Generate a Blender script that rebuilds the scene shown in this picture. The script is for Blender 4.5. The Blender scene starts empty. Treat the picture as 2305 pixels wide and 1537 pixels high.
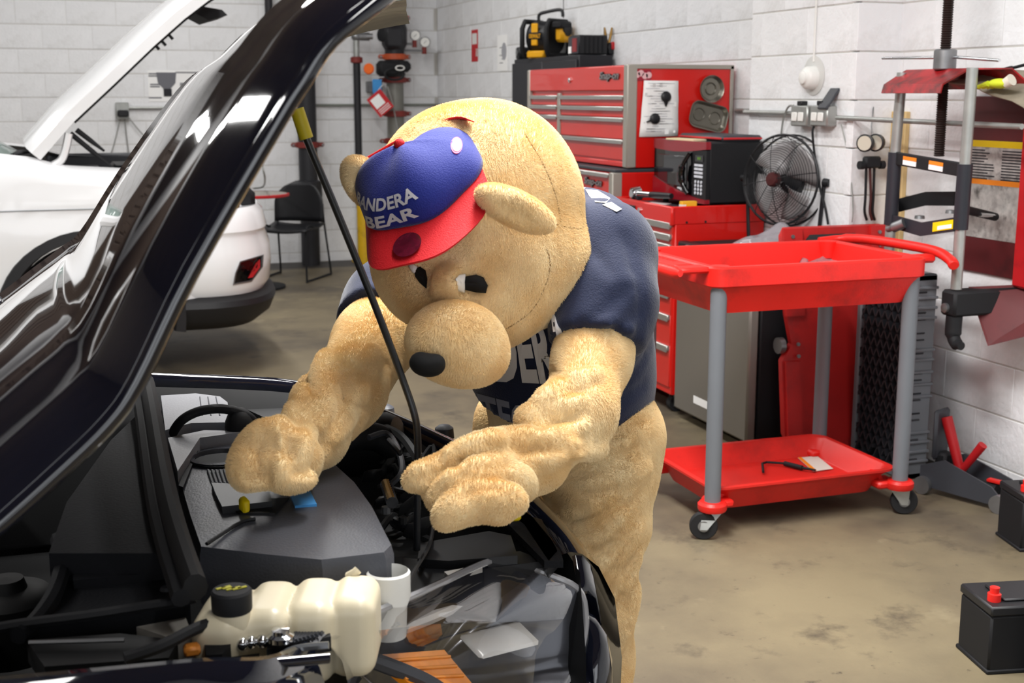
import bpy, bmesh, math, random
import numpy as np
from mathutils import Vector, Matrix, noise as mnoise
random.seed(7); rng = np.random.default_rng(7)
SC = bpy.context.scene; COL = SC.collection
PI = math.pi

# ------------------------------------------------------------------ camera
FPX, PITCH, YAW, CAMZ = 2890.0, math.radians(10.87), math.radians(19.45), 1.535
cd = bpy.data.cameras.new('camera'); cam = bpy.data.objects.new('camera', cd); COL.objects.link(cam)
cam.location = (0, 0, CAMZ); cam.rotation_euler = (PI/2-PITCH, 0, -YAW)
cd.sensor_width = 36; cd.lens = FPX*36/2305; cd.clip_start = .05
cd.dof.use_dof = True; cd.dof.focus_distance = 2.6; cd.dof.aperture_fstop = 8.0
SC.camera = cam

# ------------------------------------------------------------------ light
SC.view_settings.view_transform = 'Standard'; SC.view_settings.look = 'None'
SC.view_settings.gamma = 1; SC.view_settings.use_curve_mapping = False
SC.view_settings.exposure = -.68
W = bpy.data.worlds.new('world'); SC.world = W; W.use_nodes = True
W.node_tree.nodes['Background'].inputs[0].default_value = (.93, .96, 1, 1)
W.node_tree.nodes['Background'].inputs[1].default_value = 3.6
def area(name, loc, sx, sy, power, col=(1, .985, .965), rot=(0, 0, 0)):
    l = bpy.data.lights.new(name, 'AREA'); l.shape = 'RECTANGLE'; l.size = sx; l.size_y = sy
    l.energy = power; l.color = col
    o = bpy.data.objects.new(name, l); COL.objects.link(o); o.location = loc; o.rotation_euler = rot
    return o
for i, (lx, ly, pw) in enumerate([(.9, .2, 75), (1.05, 2.5, 130), (.9, 6.2, 95), (.9, 9.4, 90),
                                  (-2.6, 1.0, 70), (-2.6, 4.2, 80), (-2.6, 7.4, 80), (-2.6, 10.2, 60), (2.0, 8.2, 40)]):
    area('fluorescent_light', (lx, ly, 3.72), .32, 2.4, pw)

area('added_head_light', (1.05, 2.85, 2.7), .25, 1.2, 165)  # unseen lamp added low overhead to brighten the bear's head

# ------------------------------------------------------------------ projecting helpers
_r = np.array([math.cos(YAW), -math.sin(YAW), 0]); _fh = np.array([math.sin(YAW), math.cos(YAW), 0]); _z = np.array([0, 0, 1.])
_F = math.cos(PITCH)*_fh-math.sin(PITCH)*_z; _U = math.sin(PITCH)*_fh+math.cos(PITCH)*_z; _O = np.array([0, 0, CAMZ])
def ray(x, y): return _F+(x-1152.5)/FPX*_r-(y-768.5)/FPX*_U
def at(x, y, d): return Vector(_O+ray(x, y)*d)                     # the point that stands d metres out, seen at x, y
def on(x, y, ax, v):                                               # the point of the plane ax = v seen at x, y
    d = ray(x, y); i = 'xyz'.index(ax); return Vector(_O+(v-_O[i])/d[i]*d)
def depth(p): return float((np.array(p)-_O)@_F)
def px(n, d): return n*d/FPX

# ------------------------------------------------------------------ materials
def lin(h):
    h = h.lstrip('#'); c = [int(h[i:i+2], 16)/255 for i in (0, 2, 4)]
    return tuple(x/12.92 if x <= .04045 else ((x+.055)/1.055)**2.4 for x in c)+(1,)
MATS = {}
def mat(name, col, rough=.5, metal=0, coat=0, var=0, vs=6, bump=0, bs=60, sheen=0, trans=0, alpha=1, emit=0, spec=.5, dirt=None, dirtamt=.5, dirtscale=3, objvar=0, ior=1.45, dl=.52, coatr=.03):
    m = bpy.data.materials.new(name); m.use_nodes = True; nt = m.node_tree; n = nt.nodes; L = nt.links
    b = n['Principled BSDF']; c = lin(col) if isinstance(col, str) else tuple(col)+(1,)
    b.inputs['Base Color'].default_value = c; b.inputs['Roughness'].default_value = rough
    b.inputs['Metallic'].default_value = metal; b.inputs['Coat Weight'].default_value = coat; b.inputs['Coat Roughness'].default_value = coatr
    b.inputs['Specular IOR Level'].default_value = spec; b.inputs['IOR'].default_value = ior
    b.inputs['Sheen Weight'].default_value = sheen; b.inputs['Sheen Roughness'].default_value = .4
    b.inputs['Transmission Weight'].default_value = trans; b.inputs['Alpha'].default_value = alpha
    if emit: b.inputs['Emission Color'].default_value = c; b.inputs['Emission Strength'].default_value = emit
    tc = n.new('ShaderNodeTexCoord')
    src = None
    if var or dirt or objvar:
        cur = n.new('ShaderNodeRGB'); cur.outputs[0].default_value = c; src = cur.outputs[0]
        if var:
            t = n.new('ShaderNodeTexNoise'); t.inputs['Scale'].default_value = vs; t.inputs['Detail'].default_value = 6
            L.new(tc.outputs['Object'], t.inputs['Vector'])
            mr = n.new('ShaderNodeMapRange'); mr.inputs[1].default_value = .3; mr.inputs[2].default_value = .7
            mr.inputs[3].default_value = 1-var; mr.inputs[4].default_value = 1+var; L.new(t.outputs['Fac'], mr.inputs[0])
            mx = n.new('ShaderNodeVectorMath'); mx.operation = 'SCALE'; L.new(src, mx.inputs[0]); L.new(mr.outputs[0], mx.inputs['Scale']); src = mx.outputs[0]
        if objvar:
            oi = n.new('ShaderNodeObjectInfo'); mr = n.new('ShaderNodeMapRange'); mr.inputs[3].default_value = 1-objvar; mr.inputs[4].default_value = 1
            L.new(oi.outputs['Random'], mr.inputs[0])
            mx = n.new('ShaderNodeVectorMath'); mx.operation = 'SCALE'; L.new(src, mx.inputs[0]); L.new(mr.outputs[0], mx.inputs['Scale']); src = mx.outputs[0]
        if dirt:
            t = n.new('ShaderNodeTexNoise'); t.inputs['Scale'].default_value = dirtscale; t.inputs['Detail'].default_value = 9; t.inputs['Roughness'].default_value = .65
            L.new(tc.outputs['Object'], t.inputs['Vector'])
            cr = n.new('ShaderNodeMapRange'); cr.inputs[1].default_value = dl; cr.inputs[2].default_value = dl+.2; cr.inputs[3].default_value = 0; cr.inputs[4].default_value = dirtamt
            L.new(t.outputs['Fac'], cr.inputs[0])
            mx = n.new('ShaderNodeMix'); mx.data_type = 'RGBA'; L.new(cr.outputs[0], mx.inputs[0]); L.new(src, mx.inputs[6]); mx.inputs[7].default_value = lin(dirt); src = mx.outputs[2]
        L.new(src, b.inputs['Base Color'])
    if bump:
        t = n.new('ShaderNodeTexNoise'); t.inputs['Scale'].default_value = bs; t.inputs['Detail'].default_value = 5
        L.new(tc.outputs['Object'], t.inputs['Vector'])
        bp = n.new('ShaderNodeBump'); bp.inputs['Strength'].default_value = bump; bp.inputs['Distance'].default_value = .01
        L.new(t.outputs['Fac'], bp.inputs['Height']); L.new(bp.outputs[0], b.inputs['Normal'])
    MATS[name] = m
    return m

# ------------------------------------------------------------------ mesh builder
def frame(d):
    d = Vector(d).normalized(); a = Vector((0, 0, 1)) if abs(d.z) < .9 else Vector((1, 0, 0))
    u = d.cross(a).normalized(); return u, d.cross(u).normalized(), d
class MB:
    def __init__(s, m=None): s.v = []; s.f = []; s.mi = []; s.m = m; s.cur = 0
    def add(s, vs, fs):
        b = len(s.v)
        for p in vs:
            p = Vector(p); s.v.append(tuple(s.m @ p if s.m else p))
        for f in fs: s.f.append([b+i for i in f]); s.mi.append(s.cur)
        return s
    def box(s, x0, x1, y0, y1, z0, z1, b=0):
        x0, x1 = sorted((x0, x1)); y0, y1 = sorted((y0, y1)); z0, z1 = sorted((z0, z1))
        if b <= 0:
            return s.add([(x, y, z) for x in (x0, x1) for y in (y0, y1) for z in (z0, z1)],
                         [(0, 1, 3, 2), (4, 6, 7, 5), (0, 4, 5, 1), (2, 3, 7, 6), (0, 2, 6, 4), (1, 5, 7, 3)])
        b = min(b, (x1-x0)*.49, (y1-y0)*.49, (z1-z0)*.49)
        V = []; I = {}
        for i, x in enumerate((x0, x1)):
            for j, y in enumerate((y0, y1)):
                for k, z in enumerate((z0, z1)):
                    sx, sy, sz = (1-2*i)*b, (1-2*j)*b, (1-2*k)*b
                    for a, p in enumerate(((x, y+sy, z+sz), (x+sx, y, z+sz), (x+sx, y+sy, z))):
                        I[i, j, k, a] = len(V); V.append(p)
        F = []
        for i in (0, 1):
            q = [I[i, 0, 0, 0], I[i, 0, 1, 0], I[i, 1, 1, 0], I[i, 1, 0, 0]]; F.append(q if i else q[::-1])
            q = [I[0, i, 0, 1], I[1, i, 0, 1], I[1, i, 1, 1], I[0, i, 1, 1]]; F.append(q[::-1] if i else q)
            q = [I[0, 0, i, 2], I[1, 0, i, 2], I[1, 1, i, 2], I[0, 1, i, 2]]; F.append(q if i else q[::-1])
        for i in (0, 1):
            for j in (0, 1):
                q = [I[i, j, 0, 0], I[i, j, 1, 0], I[i, j, 1, 1], I[i, j, 0, 1]]; F.append(q if (i+j) % 2 else q[::-1])
                q = [I[i, 0, j, 0], I[i, 1, j, 0], I[i, 1, j, 2], I[i, 0, j, 2]]; F.append(q[::-1] if (i+j) % 2 else q)
                q = [I[0, i, j, 1], I[1, i, j, 1], I[1, i, j, 2], I[0, i, j, 2]]; F.append(q if (i+j) % 2 else q[::-1])
                for k in (0, 1):
                    q = [I[i, j, k, 0], I[i, j, k, 1], I[i, j, k, 2]]; F.append(q if (i+j+k) % 2 else q[::-1])
        return s.add(V, F)
    def obox(s, c, u, v, w, su, sv, sw, b=0):          # box in its own axes u, v, w centred on c
        m = Matrix((Vector(u).normalized(), Vector(v).normalized(), Vector(w).normalized())).transposed().to_4x4(); m.translation = Vector(c)
        o = s.m; s.m = (o @ m) if o else m; s.box(-su/2, su/2, -sv/2, sv/2, -sw/2, sw/2, b); s.m = o; return s
    def cyl(s, p0, p1, r0, r1=None, n=16, cap=True):
        return s.tube([p0, p1], [r0, r0 if r1 is None else r1], n, cap)
    def tube(s, pts, r, n=8, cap=True, closed=False, flat=None):
        P = [Vector(p) for p in pts]; R = r if isinstance(r, (list, tuple)) else [r]*len(P)
        N = len(P); V = []; u = None
        for i, p in enumerate(P):
            if closed: t = P[(i+1) % N]-P[i-1]
            else: t = P[min(i+1, N-1)]-P[max(i-1, 0)]
            t = t.normalized() if t.length > 1e-9 else Vector((0, 0, 1))
            if u is None: u = frame(t)[0]
            else: u = (u-t*u.dot(t)); u = u.normalized() if u.length > 1e-6 else frame(t)[0]
            w = t.cross(u)
            for k in range(n):
                a = 2*PI*k/n; q = u*math.cos(a)+w*math.sin(a)
                if flat: q = u*math.cos(a)*flat[0]+w*math.sin(a)*flat[1]
                V.append(p+q*R[i])
        F = []
        for i in range(N if closed else N-1):
            j = (i+1) % N
            for k in range(n): F.append((i*n+k, i*n+(k+1) % n, j*n+(k+1) % n, j*n+k))
        if cap and not closed: F.append(tuple(range(n))[::-1]); F.append(tuple(range((N-1)*n, N*n)))
        return s.add(V, F)
    def lathe(s, prof, o=(0, 0, 0), d=(0, 0, 1), n=24, cap=True):
        u, w, d = frame(d); o = Vector(o); V = []; F = []
        for (r, h) in prof:
            for k in range(n):
                a = 2*PI*k/n; V.append(o+d*h+(u*math.cos(a)+w*math.sin(a))*r)
        for i in range(len(prof)-1):
            for k in range(n): F.append((i*n+k, i*n+(k+1) % n, (i+1)*n+(k+1) % n, (i+1)*n+k))
        if cap: F.append(tuple(range(n))[::-1]); F.append(tuple(range((len(prof)-1)*n, len(prof)*n)))
        return s.add(V, F)
    def ell(s, c, r, n=20, m=12, rot=None):
        c = Vector(c); R = (r, r, r) if not isinstance(r, (tuple, list)) else r; V = []; F = []
        rot = rot or Matrix.Identity(3)
        for i in range(m+1):
            t = PI*i/m
            for k in range(n):
                a = 2*PI*k/n; V.append(c+rot @ Vector((R[0]*math.sin(t)*math.cos(a), R[1]*math.sin(t)*math.sin(a), R[2]*math.cos(t))))
        for i in range(m):
            for k in range(n): F.append((i*n+k, (i+1)*n+k, (i+1)*n+(k+1) % n, i*n+(k+1) % n))
        return s.add(V, F)
    def prism(s, pts, w):                              # closed outline of 3D points pushed along w
        P = [Vector(p) for p in pts]; w = Vector(w); n = len(P)
        nn = sum(((P[i]).cross(P[(i+1) % n]) for i in range(n)), Vector())
        if nn.dot(w) > 0: P = P[::-1]
        F = [tuple(range(n)), tuple(range(2*n-1, n-1, -1))]+[(i, i+n, (i+1) % n+n, (i+1) % n) for i in range(n)]
        return s.add(P+[p+w for p in P], F)
    def grid(s, rows, thick=0, nrm=None, closed=False):  # rows of 3D points
        R = [[Vector(p) for p in r] for r in rows]; a, b = len(R), len(R[0])
        V = [p for r in R for p in r]
        F = [(i*b+j, i*b+j+1, (i+1)*b+j+1, (i+1)*b+j) for i in range(a-1) for j in range(b-1)]
        if closed: F += [(i*b+b-1, i*b, (i+1)*b, (i+1)*b+b-1) for i in range(a-1)]
        if thick:
            N = []
            for i in range(a):
                for j in range(b):
                    e = R[min(i+1, a-1)][j]-R[max(i-1, 0)][j]; g = R[i][min(j+1, b-1)]-R[i][max(j-1, 0)]
                    q = e.cross(g); N.append(q.normalized() if q.length > 1e-12 else Vector((0, 0, 1)))
            o = len(V); V = V+[V[i]-N[i]*thick for i in range(o)]; F2 = [tuple(q+o for q in f[::-1]) for f in F]
            ed = [i*b for i in range(a)], [i*b+b-1 for i in range(a)], list(range(b)), list(range((a-1)*b, a*b))
            S = []
            for ei, e in enumerate(ed):
                for q in range(len(e)-1):
                    A, B = e[q], e[q+1]; S.append((A, B, B+o, A+o) if ei in (0, 3) else (B, A, A+o, B+o))
            F = F+F2+S
        return s.add(V, F)
def origin(o):
    p = Vector((0, 0, 0))
    while o: p += o.location; o = o.parent
    return p
def finish(me, smooth=40):
    if smooth:
        me.shade_smooth()
        if smooth < 180: me.set_sharp_from_angle(angle=math.radians(smooth))
def obj(name, mb, mats, parent=None, loc=None, smooth=40, label=None):
    if not isinstance(mats, (list, tuple)): mats = [mats]
    o0 = origin(parent) if parent else Vector(loc or (0, 0, 0))
    me = bpy.data.meshes.new(name); me.from_pydata([tuple(Vector(p)-o0) for p in mb.v], [], mb.f); 
    for m in mats: me.materials.append(m)
    if len(mats) > 1: me.polygons.foreach_set('material_index', mb.mi)
    bm = bmesh.new(); bm.from_mesh(me); bmesh.ops.recalc_face_normals(bm, faces=bm.faces); bm.to_mesh(me); bm.free()
    finish(me, smooth)
    o = bpy.data.objects.new(name, me); COL.objects.link(o)
    if parent: o.parent = parent
    elif loc: o.location = loc
    if label: o['label'] = label
    return o
def tag(o, label, cat, group=None):
    o['label'] = label; o['category'] = cat
    if group: o['group'] = group
    return o
def thing(name, label, cat, loc=(0, 0, 0), group=None):
    o = bpy.data.objects.new(name, None); COL.objects.link(o); o.location = loc; o.empty_display_size = .1
    return tag(o, label, cat, group)
def struct(o): o['kind'] = 'structure'; return o
def stuff(o): o['kind'] = 'stuff'; return o
def copy_tree(o, parent=None):
    c = o.copy(); COL.objects.link(c); c.parent = parent
    for ch in list(o.children): copy_tree(ch, c)
    return c
def text_mesh(s, bold=.0, shear=0, ext=.0):
    cu = bpy.data.curves.new('text', 'FONT'); cu.body = s; cu.offset = bold; cu.shear = shear; cu.extrude = ext; cu.resolution_u = 3
    o = bpy.data.objects.new('text', cu); COL.objects.link(o)
    me = bpy.data.meshes.new_from_object(o.evaluated_get(bpy.context.evaluated_depsgraph_get()))
    bpy.data.objects.remove(o); bpy.data.curves.remove(cu)
    V = np.array([v.co[:] for v in me.vertices]); F = [list(p.vertices) for p in me.polygons]; bpy.data.meshes.remove(me)
    return V, F
def text(name, s, o, u, v, w, h, m, parent, bold=.02, shear=0, thick=.002, kind=None):
    V, F = text_mesh(s, bold, shear, .05); V[:, 0] -= V[:, 0].min(); V[:, 0] /= V[:, 0].max(); V[:, 1] -= V[:, 1].min(); V[:, 1] /= V[:, 1].max()
    V[:, 2] /= max(1e-6, abs(V[:, 2]).max()); o = Vector(o); u = Vector(u).normalized(); v = Vector(v).normalized(); nn = u.cross(v)
    mb = MB(); mb.add([o+u*w*a+v*h*b+nn*thick*c for a, b, c in V], F)
    return obj(name, mb, m, parent, smooth=0)
def lerp(a, b, t): return a+(b-a)*t
def spline(P, n=8):                                    # Catmull-Rom through points
    P = [Vector(p) for p in P]; out = []
    for i in range(len(P)-1):
        a, b, c, d = P[max(i-1, 0)], P[i], P[i+1], P[min(i+2, len(P)-1)]
        for k in range(n):
            t = k/n; out.append(.5*((2*b)+(c-a)*t+(2*a-5*b+4*c-d)*t*t+(3*b-a-3*c+d)*t**3))
    return out+[P[-1]]
X, Y, Z = Vector((1, 0, 0)), Vector((0, 1, 0)), Vector((0, 0, 1))
# ================================================================== palette
blockm = mat('painted_block', 'eeeff1', .55, var=.03, vs=9, bump=.35, bs=55, dirt='8f8a80', dirtamt=.3, dirtscale=3.4, objvar=.04)
mortm = mat('painted_mortar', 'c4c2bd', .8, var=.12, vs=5)
ceilm = mat('ceiling_deck', '57493c', .8, var=.15, vs=2)
redm = mat('red_enamel', 'd81a14', .28, coat=.3, var=.05, vs=3)
redd = mat('red_enamel_drawer', 'd22a22', .3, coat=.3, var=.04, vs=4)
redp = mat('red_plastic', 'e3211a', .42, var=.05, vs=5, bump=.08, bs=150, dirt='5a1c16', dirtamt=.5, dirtscale=4)
redworn = mat('worn_red_plastic', 'c0211f', .5, var=.1, vs=6, dirt='4a2020', dirtamt=.6, dirtscale=3.5)
redpaint = mat('dark_red_paint', 'b0161c', .45, var=.12, vs=5, dirt='2a1413', dirtamt=.7, dirtscale=5)
alum = mat('brushed_aluminium', 'b9b8b4', .35, metal=.75, var=.05, vs=20)
alumflat = mat('silver_trim', 'aaa59c', .45, metal=.35)
chrome = mat('chrome', 'd8dadd', .12, metal=1)
steel = mat('dull_steel', '8f9092', .42, metal=.8, var=.15, vs=12)
stain = mat('stainless_door', '8f8b84', .38, metal=.55, var=.03, vs=2)
blk = mat('black_plastic', '15161a', .45)
blkm = mat('matte_black', '101115', .7)
blkg = mat('gloss_black', '07080b', .08, coat=.5)
rubber = mat('rubber', '18181a', .75, var=.15, vs=20)
cabm = mat('black_cabinet_paint', '1d1e24', .5)
dgrey = mat('dark_grey_plastic', '3a3c42', .5, var=.05)
greyp = mat('grey_plastic', '6d7177', .5, var=.04)
white = mat('white_plastic', 'e8e8e4', .45)
paper = mat('paper', 'f8f8f7', .8)
yellow = mat('yellow_plastic', 'f0c21a', .45)
yellowp = mat('worn_yellow_paint', 'd9ad1c', .5, var=.1, vs=12, dirt='7a6420', dirtamt=.6, dirtscale=8)
ylab = mat('yellow_label', 'efd000', .5)
orange = mat('orange_label', 'f08a1c', .5)
orangep = mat('orange_paint', 'b8502a', .5, var=.15, vs=9)
rustred = mat('red_oxide_paint', '7c2c27', .55, var=.15, vs=9)
galv = mat('galvanised_steel', 'a9aba8', .4, metal=.6, var=.12, vs=15)
pipeb = mat('black_pipe', '232327', .5, var=.15, vs=6)
pipeg = mat('grey_pipe', '7d7c76', .45, metal=.3, var=.1, vs=5)
wood = mat('pale_wood', 'cdb07a', .6, var=.15, vs=14)
ink = mat('grey_ink', '6f7076', .8)
inkd = mat('dark_ink', '26262b', .8)
redlab = mat('red_label', 'c2242a', .5)
clearp = mat('clear_plastic', 'ffffff', .08, trans=.95, ior=1.3)
glass = mat('clear_glass', 'ffffff', .02, trans=1, ior=1.2)
ragm = mat('faded_red_rag', 'a5676b', .9, var=.12, vs=30, bump=.3, bs=80)
blue = mat('blue_plastic', '3f8fd0', .4)

def floor_mat():
    m = bpy.data.materials.new('stained_concrete'); m.use_nodes = True; nt = m.node_tree; n = nt.nodes; L = nt.links; b = n['Principled BSDF']
    tc = n.new('ShaderNodeTexCoord')
    def noise(s, d=8, r=.6, vec=None):
        t = n.new('ShaderNodeTexNoise'); t.inputs['Scale'].default_value = s; t.inputs['Detail'].default_value = d; t.inputs['Roughness'].default_value = r
        L.new(vec or tc.outputs['Object'], t.inputs['Vector']); return t.outputs['Fac']
    def ramp(src, a, c):
        r = n.new('ShaderNodeMapRange'); r.inputs[1].default_value = a; r.inputs[2].default_value = c; L.new(src, r.inputs[0]); return r.outputs[0]
    def mix(f, a, c):
        x = n.new('ShaderNodeMix'); x.data_type = 'RGBA'; L.new(f, x.inputs[0])
        for q, s in ((6, a), (7, c)):
            if isinstance(s, str): x.inputs[q].default_value = lin(s)
            else: L.new(s, x.inputs[q])
        return x.outputs[2]
    c = mix(ramp(noise(1.1), .35, .65), '85795f', '625848')
    c = mix(ramp(noise(.55, 5), .5, .72), c, '4c453c')
    c = mix(ramp(noise(3.2, 10, .7), .56, .74), c, '453e35')
    c = mix(ramp(noise(14, 6, .7), .62, .75), c, '3d362e')
    c = mix(ramp(noise(2.3, 6), .62, .75), c, '9a8e72')
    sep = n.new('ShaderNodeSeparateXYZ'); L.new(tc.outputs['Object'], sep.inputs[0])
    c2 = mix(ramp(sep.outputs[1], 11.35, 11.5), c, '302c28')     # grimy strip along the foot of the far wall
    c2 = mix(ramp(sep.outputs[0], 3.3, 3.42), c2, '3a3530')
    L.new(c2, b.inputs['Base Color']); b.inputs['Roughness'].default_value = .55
    bp = n.new('ShaderNodeBump'); bp.inputs['Strength'].default_value = .25; bp.inputs['Distance'].default_value = .004; L.new(noise(40, 6), bp.inputs['Height']); L.new(bp.outputs[0], b.inputs['Normal'])
    return m

# ================================================================== room
XW, YB, ZC = 3.45, 11.88, 3.8
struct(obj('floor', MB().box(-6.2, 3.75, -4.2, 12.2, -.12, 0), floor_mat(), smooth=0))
struct(obj('ceiling', MB().box(-6.2, 3.75, -4.2, 12.2, ZC, ZC+.1), ceilm, smooth=0))
wb = struct(obj('wall_back', MB().box(-6.0, XW+.3, YB, YB+.25, 0, ZC), mortm, smooth=0))
wr = struct(obj('wall_right', MB().box(XW, XW+.25, -4, YB, 0, ZC), mortm, smooth=0))
struct(obj('wall_left', MB().box(-6.2, -6.0, -4, YB, 0, ZC), mat('grey_brown_wall', '8a8078', .7, var=.1), smooth=0))
dm = mat('added_door_brown', '4a3a2e', .5, var=.1)
d1 = struct(obj('added_door', MB().box(-5.6, -1.5, YB-.06, YB-.012, 0, 3.1), dm, smooth=0))  # unseen door, added so the hood has something dark to reflect
for k in range(30): obj('slat', MB().box(-5.6, -1.5, YB-.085, YB-.06, .02+.102*k, .11+.102*k, .012), dm, d1)
# wall behind the camera with two wide door openings to daylight
wf = MB(); wf.box(-6, XW, -4.2, -4.0, 3.0, ZC)
for a, b in ((-6, -5.4), (-1.9, -1.1), (2.4, XW)): wf.box(a, b, -4.2, -4.0, 0, 3.0)
struct(obj('wall_front', wf, blockm, smooth=0))
# courses of concrete block, painted over
BW, BH, J, Z0 = .4064, .2032, .006, .09; JV = .0012
def block_mesh(w, h=BH, t=.05):
    mb = MB(); mb.box(-w/2+JV/2, w/2-JV/2, -t/2, t/2, -h/2+J/2, h/2-J/2, .0022)
    me = bpy.data.meshes.new('block'); me.from_pydata(mb.v, [], mb.f); me.materials.append(blockm); finish(me, 25); return me
BM = {}
def blk_obj(parent, w, h, loc, rot):
    k = (round(w, 3), round(h, 3))
    if k not in BM: BM[k] = block_mesh(w, h)
    o = bpy.data.objects.new('block', BM[k]); COL.objects.link(o); o.parent = parent; o.location = loc; o.rotation_euler = (0, 0, rot); return o
def courses(parent, face, a0, a1, axis, zmax, near, offs=0, limit=290, reverse=False):
    """blocks from a0 to a1 along the wall; the first `limit` in view are separate, the rest one mesh"""
    cells = []
    rows = [(0, Z0)]+[(Z0+k*BH, Z0+(k+1)*BH) for k in range(int((ZC-Z0)/BH)+1)]
    for ri, (z0, z1) in enumerate(rows):
        z1 = min(z1, ZC)
        if z1-z0 < .02: continue
        s = a0-((ri % 2)*BW/2+offs) % BW
        while s < a1:
            e0, e1 = max(s, a0), min(s+BW, a1); s += BW
            if e1-e0 > .03: cells.append((z0, z1, e0, e1))
    vis = [c for c in cells if near(c)]; rest = [c for c in cells if not near(c)]
    vis, extra = vis[:limit], vis[limit:]
    for z0, z1, e0, e1 in vis:
        d = random.uniform(-.0012, .0012)
        c = (e0+e1)/2; zz = (z0+z1)/2
        if axis == 'x': blk_obj(parent, e1-e0, z1-z0, (c, face+.0225+d, zz), 0)
        elif axis == 'y': blk_obj(parent, e1-e0, z1-z0, (face+.0225+d, c, zz), PI/2)
    mb = MB()
    for z0, z1, e0, e1 in rest+extra:
        if axis == 'x': mb.box(e0+J/2, e1-J/2, face-.004, face+.04, z0+J/2, z1-J/2)
        else: mb.box(face-.004, face+.04, e0+J/2, e1-J/2, z0+J/2, z1-J/2)
    if mb.v: stuff(obj('blockwork', mb, blockm, parent, smooth=0))
courses(wb, YB, -6.0, XW, 'x', ZC, lambda c: c[3] > -.6 and c[0] < 2.4, .13)
PY0, PY1, PX = 4.77, 5.68, 3.25
courses(wr, XW, -4.0, YB, 'y', ZC, lambda c: c[3] > 3.55 and c[0] < 2.4 and not (c[2] > PY0 and c[3] < PY1), .2)
pil = struct(obj('trim_1', MB().box(PX, XW+.05, PY0, PY1, 0, ZC), mortm, smooth=0, label='painted block pilaster'))
courses(pil, PX, PY0, PY1, 'y', ZC, lambda c: c[0] < 2.4, .2)
for k in range(-1, 18):
    z0, z1 = (0, Z0) if k < 0 else (Z0+k*BH, Z0+(k+1)*BH)
    o = blk_obj(pil, XW-PX+.02, z1-z0, ((PX+XW)/2-.01, PY0+.0205, (z0+z1)/2), 0)
# ================================================================== tool storage along the right wall
def drawer_front(mb, x, y0, y1, z0, z1, t=.012): mb.box(x-t, x, y0, y1, z0, z1, .003)
def casters(root, x0, x1, y0, y1, h, r=.05):
    for x in (x0, x1):
        for y in (y0, y1):
            w = obj('caster', MB().cyl((x, y-.02, r), (x, y+.02, r), r, n=18), rubber, root)
            obj('fork', MB().box(x-.02, x+.02, y-.028, y-.022, r*.7, h).box(x-.02, x+.02, y+.022, y+.028, r*.7, h).box(x-.03, x+.03, y-.03, y+.03, h-.012, h), steel, w)
def drawer(root, X0, y0, y1, z0, z1, hm=alum, m=redd, hh=.016):
    d = obj('drawer', MB().box(X0-.010, X0+.02, y0, y1, z0, z1, .003), m, root)
    hd = MB(); hd.box(X0-.026, X0-.008, y0, y1, z1-hh, z1, .004); hd.box(X0-.026, X0-.022, y0+.004, y1-.004, z1-hh-.006, z1-hh+.002)
    obj('handle', hd, hm, d); return d

# ---- upper chest
cx, cy0, cy1, cz0, cz1 = 2.819, 6.165, 7.665, 1.16, 1.686
t = thing('tool_chest', 'red upper tool chest with grey trim and paper and dishes on its side', 'tool chest', (3.1, 6.9, cz0))
b = MB(); b.box(cx+.012, 3.42, cy0+.006, cy1, cz0, cz1, .004); obj('body', b, redm, t)
for q in ((cx-.012, cx+.045, cy0-.004, cy0+.05, cz0, cz1+.003, .005), (cx-.010, cx+.04, cy1-.035, cy1+.006, cz0, cz1, .005), (cx-.006, cx+.03, 7.13, 7.17, cz0+.03, 1.545, .003),
          (cx, 3.425, cy0-.003, cy0+.02, cz1-.018, cz1+.004, .002), (3.405, 3.425, cy0-.003, cy0+.02, cz0, cz1, .002)): obj('trim', MB().box(*q), alumflat, t)
obj('top_mat', MB().box(cx+.05, 3.40, cy0+.03, cy1-.01, cz1, cz1+.004), dgrey, t)  # unseen dark mat, added to cut the red bounce onto the wall
lid = obj('lid', MB().box(cx-.008, cx+.02, cy0+.052, cy1-.036, 1.556, cz1, .006), redd, t)
obj('lock', MB().cyl((cx-.016, 6.96, 1.618), (cx-.006, 6.96, 1.618), .014, n=20).cyl((cx-.020, 6.96, 1.618), (cx-.014, 6.96, 1.618), .008, n=12), chrome, lid)
logom = mat('logo_dark_metal', '4a3c3c', .3, metal=.7)
logob = mat('logo_backing', '141214', .5)
def maker_badge(o, w, h, parent):
    text('badge', 'Snap-on', o, -Y, Z, w, h, logob, parent, .09, .25, .003)
    text('badge_face', 'Snap-on', o-X*.003, -Y, Z, w, h, mat('badge_silver', 'a29a9a', .3, metal=.8), parent, .02, .25, .002)
maker_badge(Vector((cx-.011, 6.525, 1.605)), .255, .052, lid)
hz = [1.527, 1.469, 1.411, 1.297]; bz = [1.476, 1.419, 1.306, 1.196]
for zt, zb in zip(hz, bz): drawer(t, cx+.012, cy0+.055, 7.128, zb, zt+.006)
for zt, zb in zip(hz[:3]+[1.31], bz[:2]+[1.319, 1.196]): drawer(t, cx+.012, 7.172, cy1-.038, zb, zt+.006)
obj('kick_plate', MB().box(cx+.004, cx+.03, cy0+.05, cy1-.036, cz0, 1.188, .004), redm, t)
YS = cy0-.001
def onS(x, y): return on(x, y, 'y', YS)
def sidebox(mb, x0, y0, x1, y1, d0, d1, b=0):
    a, c = onS(x0, y0), onS(x1, y1); return mb.box(a.x, c.x, YS-d1, YS-d0, c.z, a.z, b)
st = obj('sticker', sidebox(MB(), 1427, 157, 1465, 181, 0, .0012), mat('dark_red_sticker', '9c1230', .4), t)
c = onS(1446, 168); m_ = MB()
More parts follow.
